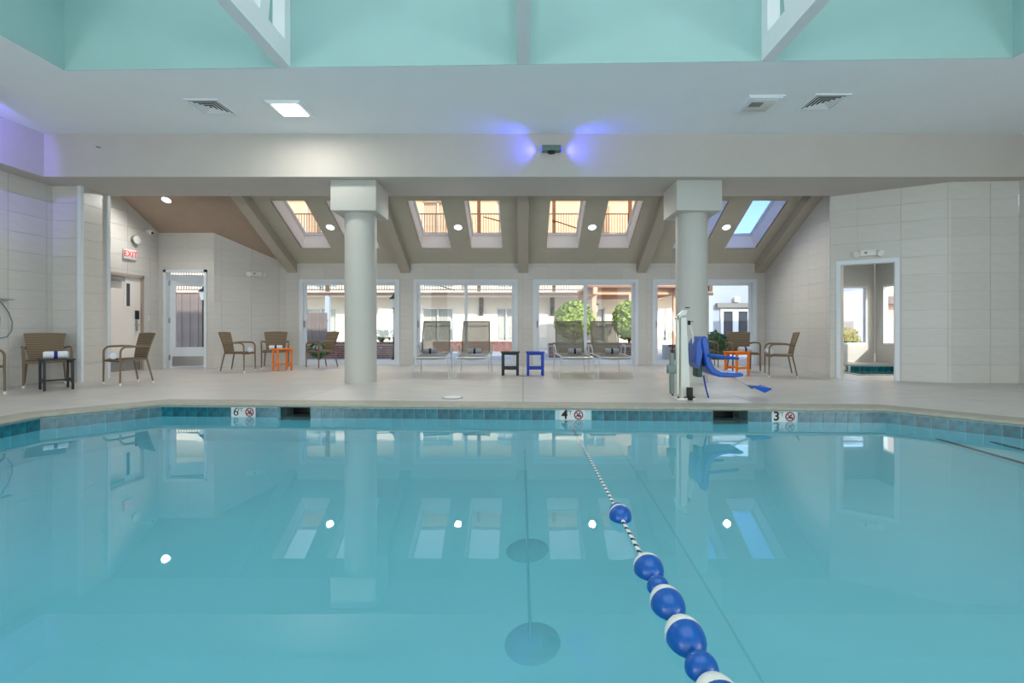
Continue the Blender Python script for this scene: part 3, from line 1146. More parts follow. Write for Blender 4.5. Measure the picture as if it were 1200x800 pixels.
def make_chair():
    t = thing('armchair', '', 'chair')
    # seat
    vs, fs = [], []
    nx, ny = 6, 6
    mb = MB()
    for s, z in ((0, .445), (1, .405)):
        pass
    top = []
    for j in range(ny + 1):
        for i in range(nx + 1):
            u, v = i / nx * 2 - 1, j / ny
            x = u * (.265 - .02 * v)
            y = -.27 + .50 * v
            z = .44 - .012 * (1 - u * u) * (1 - (2 * v - 1) ** 2) - (.02 if j == 0 else 0)
            top.append((x, y, z))
    bot = [(x, y, z - .035) for x, y, z in top]
    fs = []
    W = nx + 1
    for j in range(ny):
        for i in range(nx):
            a = j * W + i
            fs.append((a, a + 1, a + 1 + W, a + W))
            o = len(top)
            fs.append((o + a, o + a + W, o + a + 1 + W, o + a + 1))
    rim = [i for i in range(W)] + [j * W + nx for j in range(1, ny + 1)] + [ny * W + i for i in range(nx - 1, -1, -1)] + [j * W for j in range(ny - 1, 0, -1)]
    for k in range(len(rim)):
        a, b = rim[k], rim[(k + 1) % len(rim)]
        fs.append((a, len(top) + a, len(top) + b, b))
    MB().add(top + bot, fs, smooth=True).build('seat', M_WICKER, t)
    # back
    top = []
    nx, nz = 8, 8
    for j in range(nz + 1):
        for i in range(nx + 1):
            u, v = i / nx * 2 - 1, j / nz
            x = u * (.205 + .055 * v ** 1.3)
            y = .215 + .13 * v ** 1.4 + .035 * (1 - u * u)
            z = .40 + .47 * v + .012 * (1 - u * u) * (1 if j == nz else 0)
            top.append((x, y, z))
    bot = [(x, y + .028, z) for x, y, z in top]
    fs = []
    W = nx + 1
    for j in range(nz):
        for i in range(nx):
            a = j * W + i
            o = len(top)
            fs.append((a, a + 1, a + 1 + W, a + W))
            fs.append((o + a, o + a + W, o + a + 1 + W, o + a + 1))
    rim = [i for i in range(W)] + [j * W + nx for j in range(1, nz + 1)] + [nz * W + i for i in range(nx - 1, -1, -1)] + [j * W for j in range(nz - 1, 0, -1)]
    for k in range(len(rim)):
        a, b = rim[k], rim[(k + 1) % len(rim)]
        fs.append((a, len(top) + a, len(top) + b, b))
    MB().add(top + bot, fs, smooth=True).build('backrest', M_WICKER, t)
    for s in (-1, 1):
        lg = MB().tube([(s * .285, -.285, .03), (s * .283, -.28, .42)], [.015, .018], 10).build('leg', M_WICKERT, t)
        MB().lathe([(.019, 0), (.021, .012), (.019, .04)], 10, M=Matrix.Translation((s * .285, -.285, 0))).build('foot_cap', M_CAP, lg)
        lg = MB().tube([(s * .255, .32, .03), (s * .225, .225, .42)], [.015, .018], 10).build('leg', M_WICKERT, t)
        MB().lathe([(.019, 0), (.021, .012), (.019, .04)], 10, M=Matrix.Translation((s * .256, .323, 0))).build('foot_cap', M_CAP, lg)
        arc = [(s * .283, -.28, .40), (s * .285, -.28, .52)]
        for k in range(7):
            a = PI / 2 * k / 6
            arc.append((s * .287, -.28 + .11 * (1 - math.cos(a)), .545 + .10 * math.sin(a)))
        arc += [(s * .285, .05, .648), (s * .27, .20, .64), (s * .235, .27, .625)]
        MB().tube(arc, .0185, 10).build('armrest', M_WICKERT, t)
    return t


def face(fx, fy):
    return math.atan2(fx, -fy)


CH = [  # x, y, facing, label
    (-7.95, 8.12, (0.62, -0.55), 'tan wicker armchair behind the black side table, its back to the left wall'),
    (-6.84, 8.42, (-0.46, -0.88), 'tan wicker armchair right of the black side table, standing before the service door'),
    (-7.70, 6.74, (0.95, 0.2), 'tan wicker armchair cut off by the left edge of the picture'),
    (-6.27, 10.72, (0.97, 0.12), 'brown wicker armchair in profile left of the orange table by the angled wall'),
    (-5.98, 11.75, (0.42, -0.9), 'brown wicker armchair behind the left orange table, facing the pool'),
    (-4.78, 11.55, (-0.62, -0.78), 'brown wicker armchair right of the left orange table, before the first sliding window'),
    (4.84, 10.72, (-0.10, -1.0), 'dark brown wicker armchair behind the right orange table, facing the pool'),
    (5.13, 9.72, (-0.93, 0.32), 'brown wicker armchair in profile beside the white tiled wall at the right'),
    (4.42, 11.75, (1.0, -0.25), 'brown wicker armchair half hidden behind the right column'),
]
chair0 = make_chair()
for ch in chair0.children:
    for o_ in [ch] + list(ch.children):
        for v_ in o_.data.vertices:
            v_.co.y *= 0.82
for i, (x, y, f, lb) in enumerate(CH):
    if i == 0:
        chair0.location = (x, y, 0)
        chair0.rotation_euler = (0, 0, face(*f))
        chair0['label'] = lb
        chair0['group'] = 'wicker armchairs around the side tables'
    else:
        dup(chair0, (x, y, 0), face(*f), lb)


def side_table(m, label, loc, rz, w=.42, d=.36, h=.48):
    t = thing('side_table', label, 'table', loc, rz, 'small plastic side tables')
    for k in range(3):
        y0 = -d / 2 + k * d / 3
        MB().rbox((-w / 2, y0 + .004, h - .022), (w / 2, y0 + d / 3 - .004, h), .006).build('top_slat', m, t)
    a, b = w / 2 - .02, d / 2 - .02
    for sx_ in (-1, 1):
        for sy_ in (-1, 1):
            MB().rbox((sx_ * a - .052 * (sx_ > 0), sy_ * b - .028 * (sy_ > 0), 0), (sx_ * a + .052 * (sx_ < 0), sy_ * b + .028 * (sy_ < 0), h - .022), .004).build('leg', m, t)
    for sy_ in (-1, 1):
        MB().box((-a + .04, sy_ * (b - .016) - .008, .12), (a - .04, sy_ * (b - .016) + .008, .17)).build('lower_rail', m, t)
        MB().box((-a + .04, sy_ * (b - .016) - .008, h - .065), (a - .04, sy_ * (b - .016) + .008, h - .022)).build('apron', m, t)
    MB().box((-.05, -b + .02, .135), (.05, b - .02, .155)).build('shelf', m, t)
    return t


side_table(M_BLACKT, 'black plastic side table at the far left holding a rolled white towel', (-7.32, 7.63, 0), math.radians(-38), .46, .39)
side_table(M_ORANGE, 'orange plastic side table among the three chairs at the left', (-5.47, 11.05, 0), math.radians(-45), .40, .36, .50)
side_table(M_BLACKT, 'small black side table between the second and third chaise lounges', (-.262, 10.0, 0), 0, .39, .34)
side_table(M_BLUET, 'small bright blue side table right of the central black one', (.25, 10.0, 0), 0, .39, .34)
side_table(M_ORANGE, 'orange plastic side table at the right behind the pool lift seat', (4.42, 10.06, 0), math.radians(25), .42, .36)


def make_chaise():
    t = thing('chaise_lounge', '', 'lounge chair')
    w = .30
    hy, hz = -.28, .40
    ty, tz = .08, 1.10
    # sling seat
    top = []
    N = 14
    for j in range(N + 1):
        v = j / N
        y = hy - 1.22 * v
        for i in range(7):
            u = i / 3 - 1
            sag = -.035 * (1 - u * u) * (0.6 + 0.4 * math.sin(PI * v)) - (.03 * v * v if v > .9 else 0)
            top.append((u * (w - .015), y, .415 + sag - .012 * v))
    fs = []
    for j in range(N):
        for i in range(6):
            a = j * 7 + i
            fs.append((a, a + 1, a + 8, a + 7))
    se = MB().add(top, fs, smooth=True)
    o = [(x, y, z - .006) for x, y, z in top]
    se.add(o, [f[::-1] for f in fs], smooth=True).build('seat_sling', M_SLING, t)
    top = []
    for j in range(N + 1):
        v = j / N
        for i in range(7):
            u = i / 3 - 1
            top.append((u * (w - .015 - .012 * v), hy + (ty - hy) * v ** .9 + .03 * (1 - u * u), hz + .02 + (tz - hz) * v))
    MB().add(top, fs, smooth=True).add([(x, y + .006, z) for x, y, z in top], [f[::-1] for f in fs], smooth=True).build('back_sling', M_SLING, t)
    MB().tube([(-w + .02, ty - .02, tz - .09), (0, ty + .015, tz - .098), (w - .02, ty - .02, tz - .09)], .009, 6).build('back_seam', M_SEAM, t)
    # frames
    for s in (-1, 1):
        MB().tube([(s * w, hy + .02, hz - .01), (s * (w - .005), (hy + ty) / 2 - .02, (hz + tz) / 2), (s * (w - .015), ty, tz + .01)], .014, 8).build('back_frame', M_SEAM, t)
        MB().tube([(s * w, .0, .40), (s * w, hy, .41), (s * w, -1.0, .405), (s * w, -1.5, .395)], .015, 8).build('side_rail', M_CHROME, t)
        for y in (-.02, -1.44):
            lg = MB().tube([(s * (w + .045), y, .0), (s * (w + .02), y, .39)], .012, 8).build('leg', M_CHROME, t)
        arm = [(s * (w + .04), -.16, .39), (s * (w + .055), -.20, .50)]
        for k in range(6):
            a = PI / 2 * k / 5
            arm.append((s * (w + .06), -.22 - .07 * math.sin(a), .52 + .055 * (1 - math.cos(a)) + .02))
        arm += [(s * (w + .06), -.50, .60), (s * (w + .055), -.60, .58), (s * (w + .045), -.64, .50), (s * (w + .03), -.65, .40)]
        MB().tube(arm, .013, 8).build('armrest', M_CHROME, t)
    MB().tube([(-w, -1.5, .395), (w, -1.5, .395)], .013, 8).tube([(-w, .0, .40), (w, .0, .40)], .013, 8).build('cross_bar', M_CHROME, t)
    MB().tube([(-w + .015, ty, tz + .01), (w - .015, ty, tz + .01)], .012, 8).build('head_bar', M_SEAM, t)
    return t


CZ = [(-1.93, 10.86, (.10, -1.0), 'grey mesh chaise lounge farthest left, before the second sliding window'),
      (-1.04, 10.86, (.03, -1.0), 'grey mesh chaise lounge just left of the small black side table'),
      (1.02, 10.86, (.02, -1.0), 'grey mesh chaise lounge just right of the blue side table'),
      (1.80, 10.86, (.0, -1.0), 'grey mesh chaise lounge farthest right, next to the right column')]
ch0 = make_chaise()
for i, (x, y, f, lb) in enumerate(CZ):
    if i == 0:
        ch0.location = (x, y, 0)
        ch0.rotation_euler = (0, 0, face(*f))
        ch0['label'] = lb
        ch0['group'] = 'mesh chaise lounges by the windows'
    else:
        dup(ch0, (x, y, 0), face(*f), lb)


def make_towel(m, band):
    t = thing('rolled_towel', '', 'towel')
    Mx = Matrix.Translation((0, 0, .058)) @ Matrix.Rotation(PI / 2, 4, 'Y')
    prof = [(.02, -.143), (.045, -.145), (.057, -.13)] + [(.058, -.13 + .26 * i / 6) for i in range(7)] + [(.045, .145), (.02, .143)]
    MB().lathe(prof, 20, M=Mx).build('roll', m, t)
    MB().lathe([(.0585, -.022), (.0605, -.02), (.0605, .02), (.0585, .022)], 20, M=Mx).build('band', band, t)
    return t


tw0 = make_towel(M_TOWEL, M_BAND)
tg0 = make_towel(M_GTOWEL, M_DBAND)
TWS = [
    (0, (-7.33, 7.63, .481), 44, 'rolled white towel with a blue band on the black side table at the far left'),
    (0, (-6.94, 8.24, .437), 130, 'rolled white towel on the seat of the armchair before the service door'),
    (0, (-6.04, 10.74, .437), 120, 'rolled white towel on the profile armchair left of the left orange table'),
    (0, (-5.93, 11.66, .437), 25, 'rolled white towel on the armchair behind the left orange table'),
    (1, (-4.84, 11.45, .437), -40, 'rolled grey towel on the armchair before the first sliding window'),
    (0, (4.84, 10.62, .437), 5, 'rolled white towel on the armchair behind the right orange table'),
    (0, (4.95, 9.78, .437), 75, 'rolled white towel on the armchair beside the white tiled wall'),
    (1, (-1.98, 10.38, .412), 6, 'rolled grey towel with dark band on the chaise lounge farthest left'),
    (1, (-1.03, 10.36, .412), 0, 'rolled grey towel on the chaise lounge just left of the small black table'),
    (1, (1.10, 10.36, .412), 0, 'rolled grey towel on the chaise lounge just right of the blue table'),
    (1, (1.89, 10.36, .412), 0, 'rolled grey towel with dark band on the chaise lounge farthest right'),
]
used = [False, False]
for kind, loc, dg, lb in TWS:
    src = tg0 if kind else tw0
    if not used[kind]:
        used[kind] = True
        src.location = loc
        src.rotation_euler = (0, 0, math.radians(dg))
        src['label'] = lb
        src['group'] = 'rolled towels on seats and tables'
    else:
        dup(src, loc, math.radians(dg), lb)

# ------------------------------------------------------------------ pool lift
pl = thing('pool_lift', 'white pool lift with a blue moulded seat at the pool edge', 'pool lift', (2.20, 6.60, 0))
MB().rbox((-.16, -.16, 0), (.08, .12, .03), .008).build('base_plate', M_LIFTW, pl)
MB().prism([(-.075, -.07, .02), (.05, -.07, .02), (.0, -.045, 1.10), (-.07, -.045, 1.10)], (0, .11, 0)).build('mast', M_LIFTW, pl)
MB().rbox((-.125, -.03, .06), (-.085, .03, 1.14), .012).build('lift_post', M_LIFTW, pl)
MB().prism([(-.14, -.03, 1.10), (-.03, -.03, 1.20), (.02, -.03, 1.20), (.0, -.03, 1.13), (-.05, -.03, 1.13), (-.11, -.03, 1.06)], (0, .07, 0)).build('head', M_LIFTW, pl)
MB().tube([(.0, 0, 1.235), (.06, 0, 1.235)], .008, 6).build('top_grip', M_BLACK, pl)
MB().tube([(.05, -.01, 1.03), (.10, .0, .85), (.165, .0, .30)], [.014, .016, .016], 8).build('push_rod', M_LIFTW, pl)
MB().rbox((.035, -.03, 1.0), (.065, .02, 1.06), .006).tube([(.05, 0, 1.045), (.11, 0, 1.045)], .005, 6).build('rod_knob', M_BLACK, pl)
MB().rbox((-.235, -.02, .34), (-.12, .09, .46), .015).rbox((-.20, .0, .06), (-.14, .07, .62), .015).build('actuator', M_LIFTG, pl)
MB().tube([(-.17, .03, .62), (-.16, .03, .70)], .012, 6).build('actuator_rod', M_BLACK, pl)
MB().rbox((-.02, -.18, .005), (.045, -.10, .17), .008).build('foot_block', M_BLACK, pl)
for (bx, by) in ((-.14, -.14), (-.05, -.14), (.07, -.14), (-.14, .1), (.06, .1)):
    MB().lathe([(.014, 0), (.014, .018), (0, .02)], 8, M=Matrix.Translation((bx, by, .03))).build('bolt', M_BLACK, pl)
# seat: moulded shell, back then curve then pan (side profile in x, z)
prof = [(.16, .84), (.21, .855), (.245, .80), (.26, .66), (.285, .52), (.33, .42), (.42, .375), (.55, .365), (.68, .370), (.72, .345),
        (.69, .315), (.55, .305), (.40, .31), (.28, .355), (.215, .45), (.185, .60), (.155, .75)]
st = MB().prism([(x, -.20, z) for x, z in prof], (0, .40, 0)).build('seat_shell', M_SEAT, pl)
bv = st.modifiers.new('bevel', 'BEVEL')
bv.width = .02
bv.segments = 2
bv.limit_method = 'ANGLE'
MB().prism([(.10, -.17, .75), (.15, -.17, .84), (.19, -.17, .80), (.17, -.17, .60), (.13, -.17, .42), (.09, -.17, .50)], (0, .34, 0)).build('back_cushion', M_SEAT, pl)
MB().rbox((.13, -.10, .30), (.20, .10, .62), .015).build('seat_bracket', mat('lift_dark_green', (64, 82, 74), .5), pl)
for s in (-1, 1):
    MB().tube([(.235, s * .22, .60), (.42, s * .23, .575), (.62, s * .23, .56)], [.02, .022, .018], 8).build('armrest', M_SEAT, pl)
MB().tube([(.62, 0, .31), (.78, -.02, .22), (.92, -.03, .155)], .013, 8).build('footrest_rod', M_CHROME, pl)
MB().prism([(.84, -.16, .175), (.98, -.20, .105), (1.09, -.16, .145), (1.07, .10, .16), (.97, .14, .115), (.86, .10, .18)], (0, 0, .018)).build('footrest', M_SEAT, pl)
MB().tube([(.205, -.12, .33), (.215, -.13, .24), (.235, -.135, .14), (.262, -.14, .03)], .011, 6).build('strap', M_STRAP, pl)

# ------------------------------------------------------------------ ceiling fixtures
for k, (x, y) in enumerate(((-4.60, 7.17), (4.33, 7.02))):
    t = thing('air_vent', ['square white air vent at the left of the flat ceiling', 'square white air vent at the right of the flat ceiling'][k], 'vent', (x, y, ZC), 0, 'ceiling air vents')
    h = .25
    fr = MB()
    fr.box((-h, -h, -.012), (h, -h + .04, 0)).box((-h, h - .04, -.012), (h, h, 0)).box((-h, -h + .04, -.012), (-h + .04, h - .04, 0)).box((h - .04, -h + .04, -.012), (h, h - .04, 0))
    fr.build('frame', M_WHITE, t)
    MB().box((-h + .04, -h + .04, -.004), (h - .04, h - .04, -.001)).build('throat', M_VENTDARK, t)
    for q in range(4):
        a = h - .055 - q * .048
        sl = MB()
        b = a - .028
        for (p0_, p1_, q0_, q1_) in (((-a, -a), (a, -a), (b, -b), (-b, -b)), ((a, -a), (a, a), (b, b), (b, -b)), ((a, a), (-a, a), (-b, b), (b, b)), ((-a, a), (-a, -a), (-b, -b), (-b, b))):
            sl.prism([(*p0_, -.014), (*p1_, -.014), (*q0_, -.005), (*q1_, -.005)], (0, 0, .002))
        sl.build('louver', M_WHITE, t)
for k, (x, y) in enumerate(((-3.45, 7.22), (3.42, 7.06))):
    t = thing('ceiling_light', ['lit square ceiling light at the left of the flat ceiling', 'unlit square ceiling light at the right of the flat ceiling'][k], 'light', (x, y, ZC), 0, 'square ceiling lights')
    h = .235
    MB().box((-h, -h, -.03), (h, h, -.0)).box((-h - .02, -h - .02, -.015), (h + .02, h + .02, 0)).build('housing', M_WHITE, t)
    MB().rbox((-h + .05, -h + .05, -.040), (h - .05, h - .05, -.029), .005).build('lens', M_LAMP if k == 0 else M_MARK, t)
    if k == 0:
        light('ceiling_light_bulb', 'AREA', (0, 0, -.055), 24, (1, .96, .9), (.36, .36), parent=t)
    else:
        MB().box((-h + .08, -h + .12, -.044), (.02, .02, -.039)).build('sensor', M_LIFTG, t)

DL = [(-7.81, 10.65), (-4.54, 11.46), (-1.53, 11.46), (1.63, 11.46), (4.79, 11.46)]
DLN = ['in the brown ceiling above the service door', 'between the two leftmost skylights', 'between the two skylights left of the middle rafter',
       'between the two skylights right of the middle rafter', 'between the two rightmost skylights']
for (x, y), lb in zip(DL, DLN):
    t = thing('downlight', 'round lit recessed downlight ' + lb, 'light', (x, y, zroof(y)), 0, 'recessed downlights')
    t.rotation_euler = (-math.atan(SL), 0, 0)
    MB().lathe([(.082, -.001), (.11, -.001), (.11, -.012), (.082, -.012), (.082, -.001)], 24, cap=False).build('trim_ring', M_WHITE, t)
    MB().lathe([(0, -.010), (.084, -.008), (.084, 0)], 24).build('lamp_disc', M_LAMP, t)
    light('downlight_bulb', 'SPOT', (0, 0, -.05), 135, (1, .97, .93), (.07,), spot=160, blend=.8, parent=t)

# blue accent lights on the beams
t = thing('accent_light', 'small grey accent light throwing blue light along the beam', 'light', (.47, 8.17, 3.945))
MB().rbox((-.16, -.13, -.045), (.16, 0, .045), .006).build('housing', mat('green_grey_metal', (96, 120, 116), .45), t)
MB().lathe([(.07, -.01), (.06, -.03), (0, -.035)], 20, M=Matrix.Translation((0, -.065, -.04))).build('sensor_dome', M_BLACK, t)
for s in (-1, 1):
    MB().box((s * .16, -.11, -.03), (s * .166, -.02, .03)).build('led_window', mat('blue_led', (90, 90, 255), .4, emit=(70, 70, 255), estr=3), t)
    o = light('blue_led_%s' % ('left' if s < 0 else 'right'), 'SPOT', (s * .20, -.10, 0), 30, (.05, .05, 1.0), (.02,), spot=120, blend=1.0, parent=t)
    o.rotation_euler = Vector((s * 1.0, 0.02, 0.0)).to_track_quat('-Z', 'Y').to_euler()
t = thing('accent_light', 'accent light on the left beam, out of view, tinting the left corner violet', 'light', (-7.35, 6.6, 4.20))
MB().rbox((-.16, -.06, -.09), (.16, .06, .0), .006).build('housing', M_LIFTG, t)
o = light('violet_led', 'SPOT', (0, 0, -.12), 95, (.20, .16, 1.0), (.05,), spot=78, blend=.4, parent=t)
o.rotation_euler = Vector((-1.0, 0.8, -.25)).to_track_quat('-Z', 'Y').to_euler()
tag(MB().rbox((-.03, -.012, -.012), (.05, 0, .012), .004, M=Matrix.Rotation(math.radians(14), 4, 'Y')).build('beam_bracket', M_LIFTG, None, (-7.14, 8.17, 4.0)),
    'tiny grey metal bracket on the beam face at the upper left', 'bracket')

# ------------------------------------------------------------------ wall fixtures
t = thing('exit_sign', 'white exit sign with red letters above the service door', 'sign', (L4X, 10.76, 2.59), -PI / 2)
t.rotation_euler = (0, 0, PI / 2)
MB().rbox((-.17, -.05, -.11), (.17, 0, .11), .008).build('housing', M_CAP, t)
tx = link('exit_letters', text_mesh('EXIT', .18, 'exit_letters', M_REDLIT, .002, .001), t, (0, -.053, .0))
tx.rotation_euler = (PI / 2, 0, 0)
t = thing('wall_horn', 'round white disc lamp on the wall above the exit sign', 'lamp', (L4X, 10.92, 2.94), PI / 2)
Mx = Matrix.Rotation(PI / 2, 4, 'X')
MB().lathe([(.10, 0), (.10, .05)], 24, M=Mx).build('base', M_LIFTG, t)
MB().lathe([(.095, .05), (.09, .075), (0, .09)], 24, M=Mx).build('lens', M_CAP, t)
t = thing('security_camera', 'small white dome security camera high in the corner above the exit sign', 'camera', (L4X, 11.28, 3.19), PI / 2)
MB().rbox((-.05, -.06, -.02), (.05, 0, .05), .01).build('bracket', M_CAP, t)
MB().lathe([(0, -.06), (.035, -.05), (.05, -.02), (.05, .02), (.04, .04)], 16, M=Matrix.Translation((0, -.09, 0))).build('housing', M_CAP, t)
MB().lathe([(0, -.03), (.024, -.02), (.03, 0), (.02, .02), (0, .03)], 12, M=Matrix.Translation((.0, -.125, -.02))).build('lens', M_BLACK, t)
MB().tube([(-.36, -.015, -.19), (-.20, -.02, -.08), (-.05, -.02, 0)], .008, 6).build('cable', M_CAP, t)
t = thing('light_switch', 'small white wall switch right of the service door', 'switch', (L4X, 11.33, 1.19), PI / 2)
MB().rbox((-.035, -.008, -.06), (.035, 0, .06), .003).build('plate', M_CAP, t)
MB().rbox((-.012, -.014, -.025), (.012, -.008, .025), .003).build('rocker', M_MARK, t)


def emergency(label, loc, rz):
    t = thing('emergency_light', label, 'light', loc, rz, 'twin head emergency lights')
    MB().rbox((-.13, -.07, -.06), (.13, 0, .06), .012).build('housing', M_CAP, t)
    for s in (-1, 1):
        MB().lathe([(.03, 0), (.055, .05), (.06, .08), (0, .085)], 16,
                   M=Matrix.Translation((s * .15, -.04, .0)) @ Matrix.Rotation(s * .5, 4, 'Z') @ Matrix.Rotation(PI / 2 + .35, 4, 'X')).build('lamp_head', M_CAP, t)
    MB().box((-.06, -.073, -.02), (-.02, -.07, .02)).build('test_panel', M_LIFTG, t)


emergency('white twin head emergency light on the angled wall at the left', (-6.74, 12.255, 2.33), math.atan2(1.10, 1.18))
emergency('white twin head emergency light above the spa room doorway', (6.44, 9.075, 2.36), qa)

t = thing('hose', 'looped grey hose hanging from a small shelf on the left wall', 'hose', (-8.42, 7.86, 1.42), PI / 2)
MB().box((-.14, -.10, 0), (.10, 0, .012)).build('shelf', M_ALU, t)
pts = [(-.10 + .02, -.03, 0)]
for k in range(25):
    a = PI * (0.55 - 2.0 * k / 24)
    pts.append((-.02 + .15 * math.sin(-a + PI / 2) * 1.0 * (1 if k < 40 else 1), -.03, -.30 + .27 * math.cos(-a + PI / 2)))
MB().tube([(-.12, -.03, 0), (-.03, -.03, -.06), (.07, -.03, -.2), (.13, -.03, -.36), (.12, -.03, -.5), (.05, -.03, -.6), (-.05, -.03, -.62), (-.10, -.03, -.58), (-.07, -.03, -.45), (-.06, -.03, -.3), (-.10, -.03, -.18), (-.16, -.03, -.1)],
          .008, 8).build('hose_loop', M_HOSE, t)

# ------------------------------------------------------------------ spa room behind the doorway
def plain_wall(name, p0, p1, regions, m=M_TILE):
    return tiled_wall(name, p0, p1, regions, thick=.14, back=m, tiles=False)


SX, SYY = 10.05, 13.90
sw = [(9.10, 9.86)]
plain_wall('wall_spa_far', (6.5, SYY), (SX, SYY), [rect(0, 9.10 - 6.5, 0, 3.0), rect(9.86 - 6.5, SX - 6.5, 0, 3.0), rect(2.60, 3.36, 0, .50), rect(2.60, 3.36, 2.17, 3.0)])
plain_wall('wall_spa_right', (SX, SYY), (SX, 8.3), [rect(0, .26, 0, 3.0), rect(1.45, 5.6, 0, 3.0), rect(.26, 1.45, 0, .50), rect(.26, 1.45, 2.17, 3.0)])
plain_wall('wall_spa_left', (6.48, SYY), (6.48, 10.06), [rect(0, 3.84, 0, 3.0)])
plain_wall('wall_spa_near', (SX, 8.60), (8.4, 8.60), [rect(0, 1.65, 0, 3.0)])
struct(MB().prism([(6.08, 9.42, 3.0), (7.5, 8.55, 3.0), (10.2, 8.5, 3.0), (10.2, 14.05, 3.0), (6.5, 14.05, 3.0), (6.5, 10.05, 3.0)], (0, 0, .1)).build('ceiling_spa', M_WHITE))
for k, (c, rz, W) in enumerate((((9.48, SYY + .08, 0), 0, .76), ((SX + .08, 13.045, 0), -PI / 2, 1.19))):
    f = MB()
    a = W / 2
    f.box((-a, -.06, .50), (-a + .05, .06, 2.17)).box((a - .05, -.06, .5), (a, .06, 2.17)).box((-a + .05, -.06, 2.12), (a - .05, .06, 2.17)).box((-a + .05, -.06, .5), (a - .05, .06, .55))
    f = struct(f.build('window_%d' % (13 + k), M_FRAME, None, c, rz))
    MB().box((-a + .04, 0, .54), (a - .04, .006, 2.13)).build('window_pane', M_GLASS, f)
light('spa_lamp', 'AREA', (8.6, 9.9, 2.9), 65, (1, .97, .92), (1.2, 1.2))
spa = thing('spa_pool', 'small spa pool with a teal tile edge beyond the right doorway', 'pool', (0, 0, 0))
sb = MB()
for i in range(4):
    p, q = SPA[i], SPA[(i + 1) % 4]
    ed = Vector((q[0] - p[0], q[1] - p[1])).normalized()
    sb.prism([(p[0], p[1], -.02), (q[0], q[1], -.02), (q[0], q[1], -1.0), (p[0], p[1], -1.0)], (ed.y * .05, -ed.x * .05, 0))
sb.prism([(x, y, -1.0) for x, y in SPA], (0, 0, -.05))
sb.build('basin', M_PLASTER, spa)
for i in range(4):
    p, q = SPA[i], SPA[(i + 1) % 4]
    po, qo = spa_out[i], spa_out[(i + 1) % 4]
    MB().prism([(p[0], p[1], -.03), (q[0], q[1], -.03), (qo[0], qo[1], -.03), (po[0], po[1], -.03)], (0, 0, .04)).build('coping', M_COPING, spa)
waterline(SPA[3], SPA[2], spa, zt=-.02, mark=[(1.28, 1.50)])
waterline(SPA[2], SPA[1], spa, zt=-.02)
mkp = MB().box((0, -.012, -.17), (.22, 0, -.02)).build('depth_marker', M_MARK, spa, (8.28, 12.75 - 1.28 * .2 / 2.75, 0), math.atan2(SPA[2][1] - SPA[3][1], SPA[2][0] - SPA[3][0]))
tx = link('numeral', text_mesh('3', .17, 'numeral', M_BLACK, .001, .006), mkp, (.13, -.014, -.09))
tx.rotation_euler = (PI / 2, 0, 0)
MB().prism([(x, y, -.95) for x, y in offset_poly(SPA, .02)], (0, 0, .95 - .15)).build('water', M_SPAWATER, spa)

# ------------------------------------------------------------------ courtyard
struct(MB().box((-40, 14.3, -.16), (40, 60, -.06)).box((-40, 12.9, -.16), (-9.6, 14.3, -.06)).box((10.4, 5, -.16), (40, 14.3, -.06)).build('ground', M_PAVE))

motel = thing('motel_building', 'three storey cream motel with galleries across the courtyard', 'building', (0, 0, 0))
MY = 25.0
wins = []       # (x0, x1, z0, z1)
for fl_z in (0.0, 2.75, 5.5):
    for x0 in (-16.0, -11.2, -5.18, -1.36, 3.2, 6.9):
        wins.append((x0, x0 + (1.58 if x0 < -2 else 1.0), fl_z + (.30), fl_z + 2.0))
# wall as cells around the windows
xs_ = sorted(set([-26.0, 9.2] + [w[0] for w in wins] + [w[1] for w in wins]))
zs_ = sorted(set([-.1, 8.4] + [w[2] for w in wins] + [w[3] for w in wins]))
mb = MB()
for i in range(len(xs_) - 1):
    for j in range(len(zs_) - 1):
        xc, zc = (xs_[i] + xs_[i + 1]) / 2, (zs_[j] + zs_[j + 1]) / 2
        if any(a < xc < b and c < zc < d for a, b, c, d in wins):
            continue
        mb.box((xs_[i], MY, zs_[j]), (xs_[i + 1], MY + .25, zs_[j + 1]))
mb.box((9.0, MY, -.1), (9.2, MY + 9, 8.4))
mb.build('wall', M_STUCCO, motel)
for a, b, c, d in wins:
    f = MB()
    t_ = .05
    m_ = (a + b) / 2
    f.box((a, MY + .06, c), (a + t_, MY + .16, d)).box((b - t_, MY + .06, c), (b, MY + .16, d)).box((a, MY + .06, d - t_), (b, MY + .16, d)).box((a, MY + .06, c), (b, MY + .16, c + t_)).box((m_ - .03, MY + .06, c), (m_ + .03, MY + .16, d))
    f = f.build('window_frame', M_FRAME, motel)
    MB().box((a, MY + .10, c), (b, MY + .106, d)).build('window_pane', M_GLASS, f)
    MB().box((a, MY + .20, c), (b, MY + .24, d)).build('curtain', M_CURTAIN, f)
for z in (2.55, 5.30, 8.3):
    MB().box((-26, MY - 1.4, z), (9.2, MY, z + .18)).build('gallery_slab', M_STUCCO, motel)
    MB().box((-26, MY - 1.46, z + .02), (9.2, MY - 1.4, z + .16)).build('fascia', M_FASCIA, motel)
for z in (2.75, 5.50):
    rl = MB()
    y = MY - 1.36
    rl.box((-26, y - .02, z + 1.0), (9.2, y + .02, z + 1.05)).box((-26, y - .015, z + .08), (9.2, y + .015, z + .11))
    r = rl.build('railing', M_RAIL, motel)
    b_ = MB()
    k = 0
    x = -20.0
    while x < 9.2:
        b_.box((x - .012, y - .012, z + .1), (x + .012, y + .012, z + 1.0))
        x += .13
    stuff(b_.build('baluster', M_RAIL, r))
    for x in (-20, -15, -9.5, -2.15, 1.5, 5.2, 9.1):
        MB().box((x - .08, y - .08, z), (x + .08, y + .08, z + 2.55)).build('gallery_post', M_FASCIA, motel)
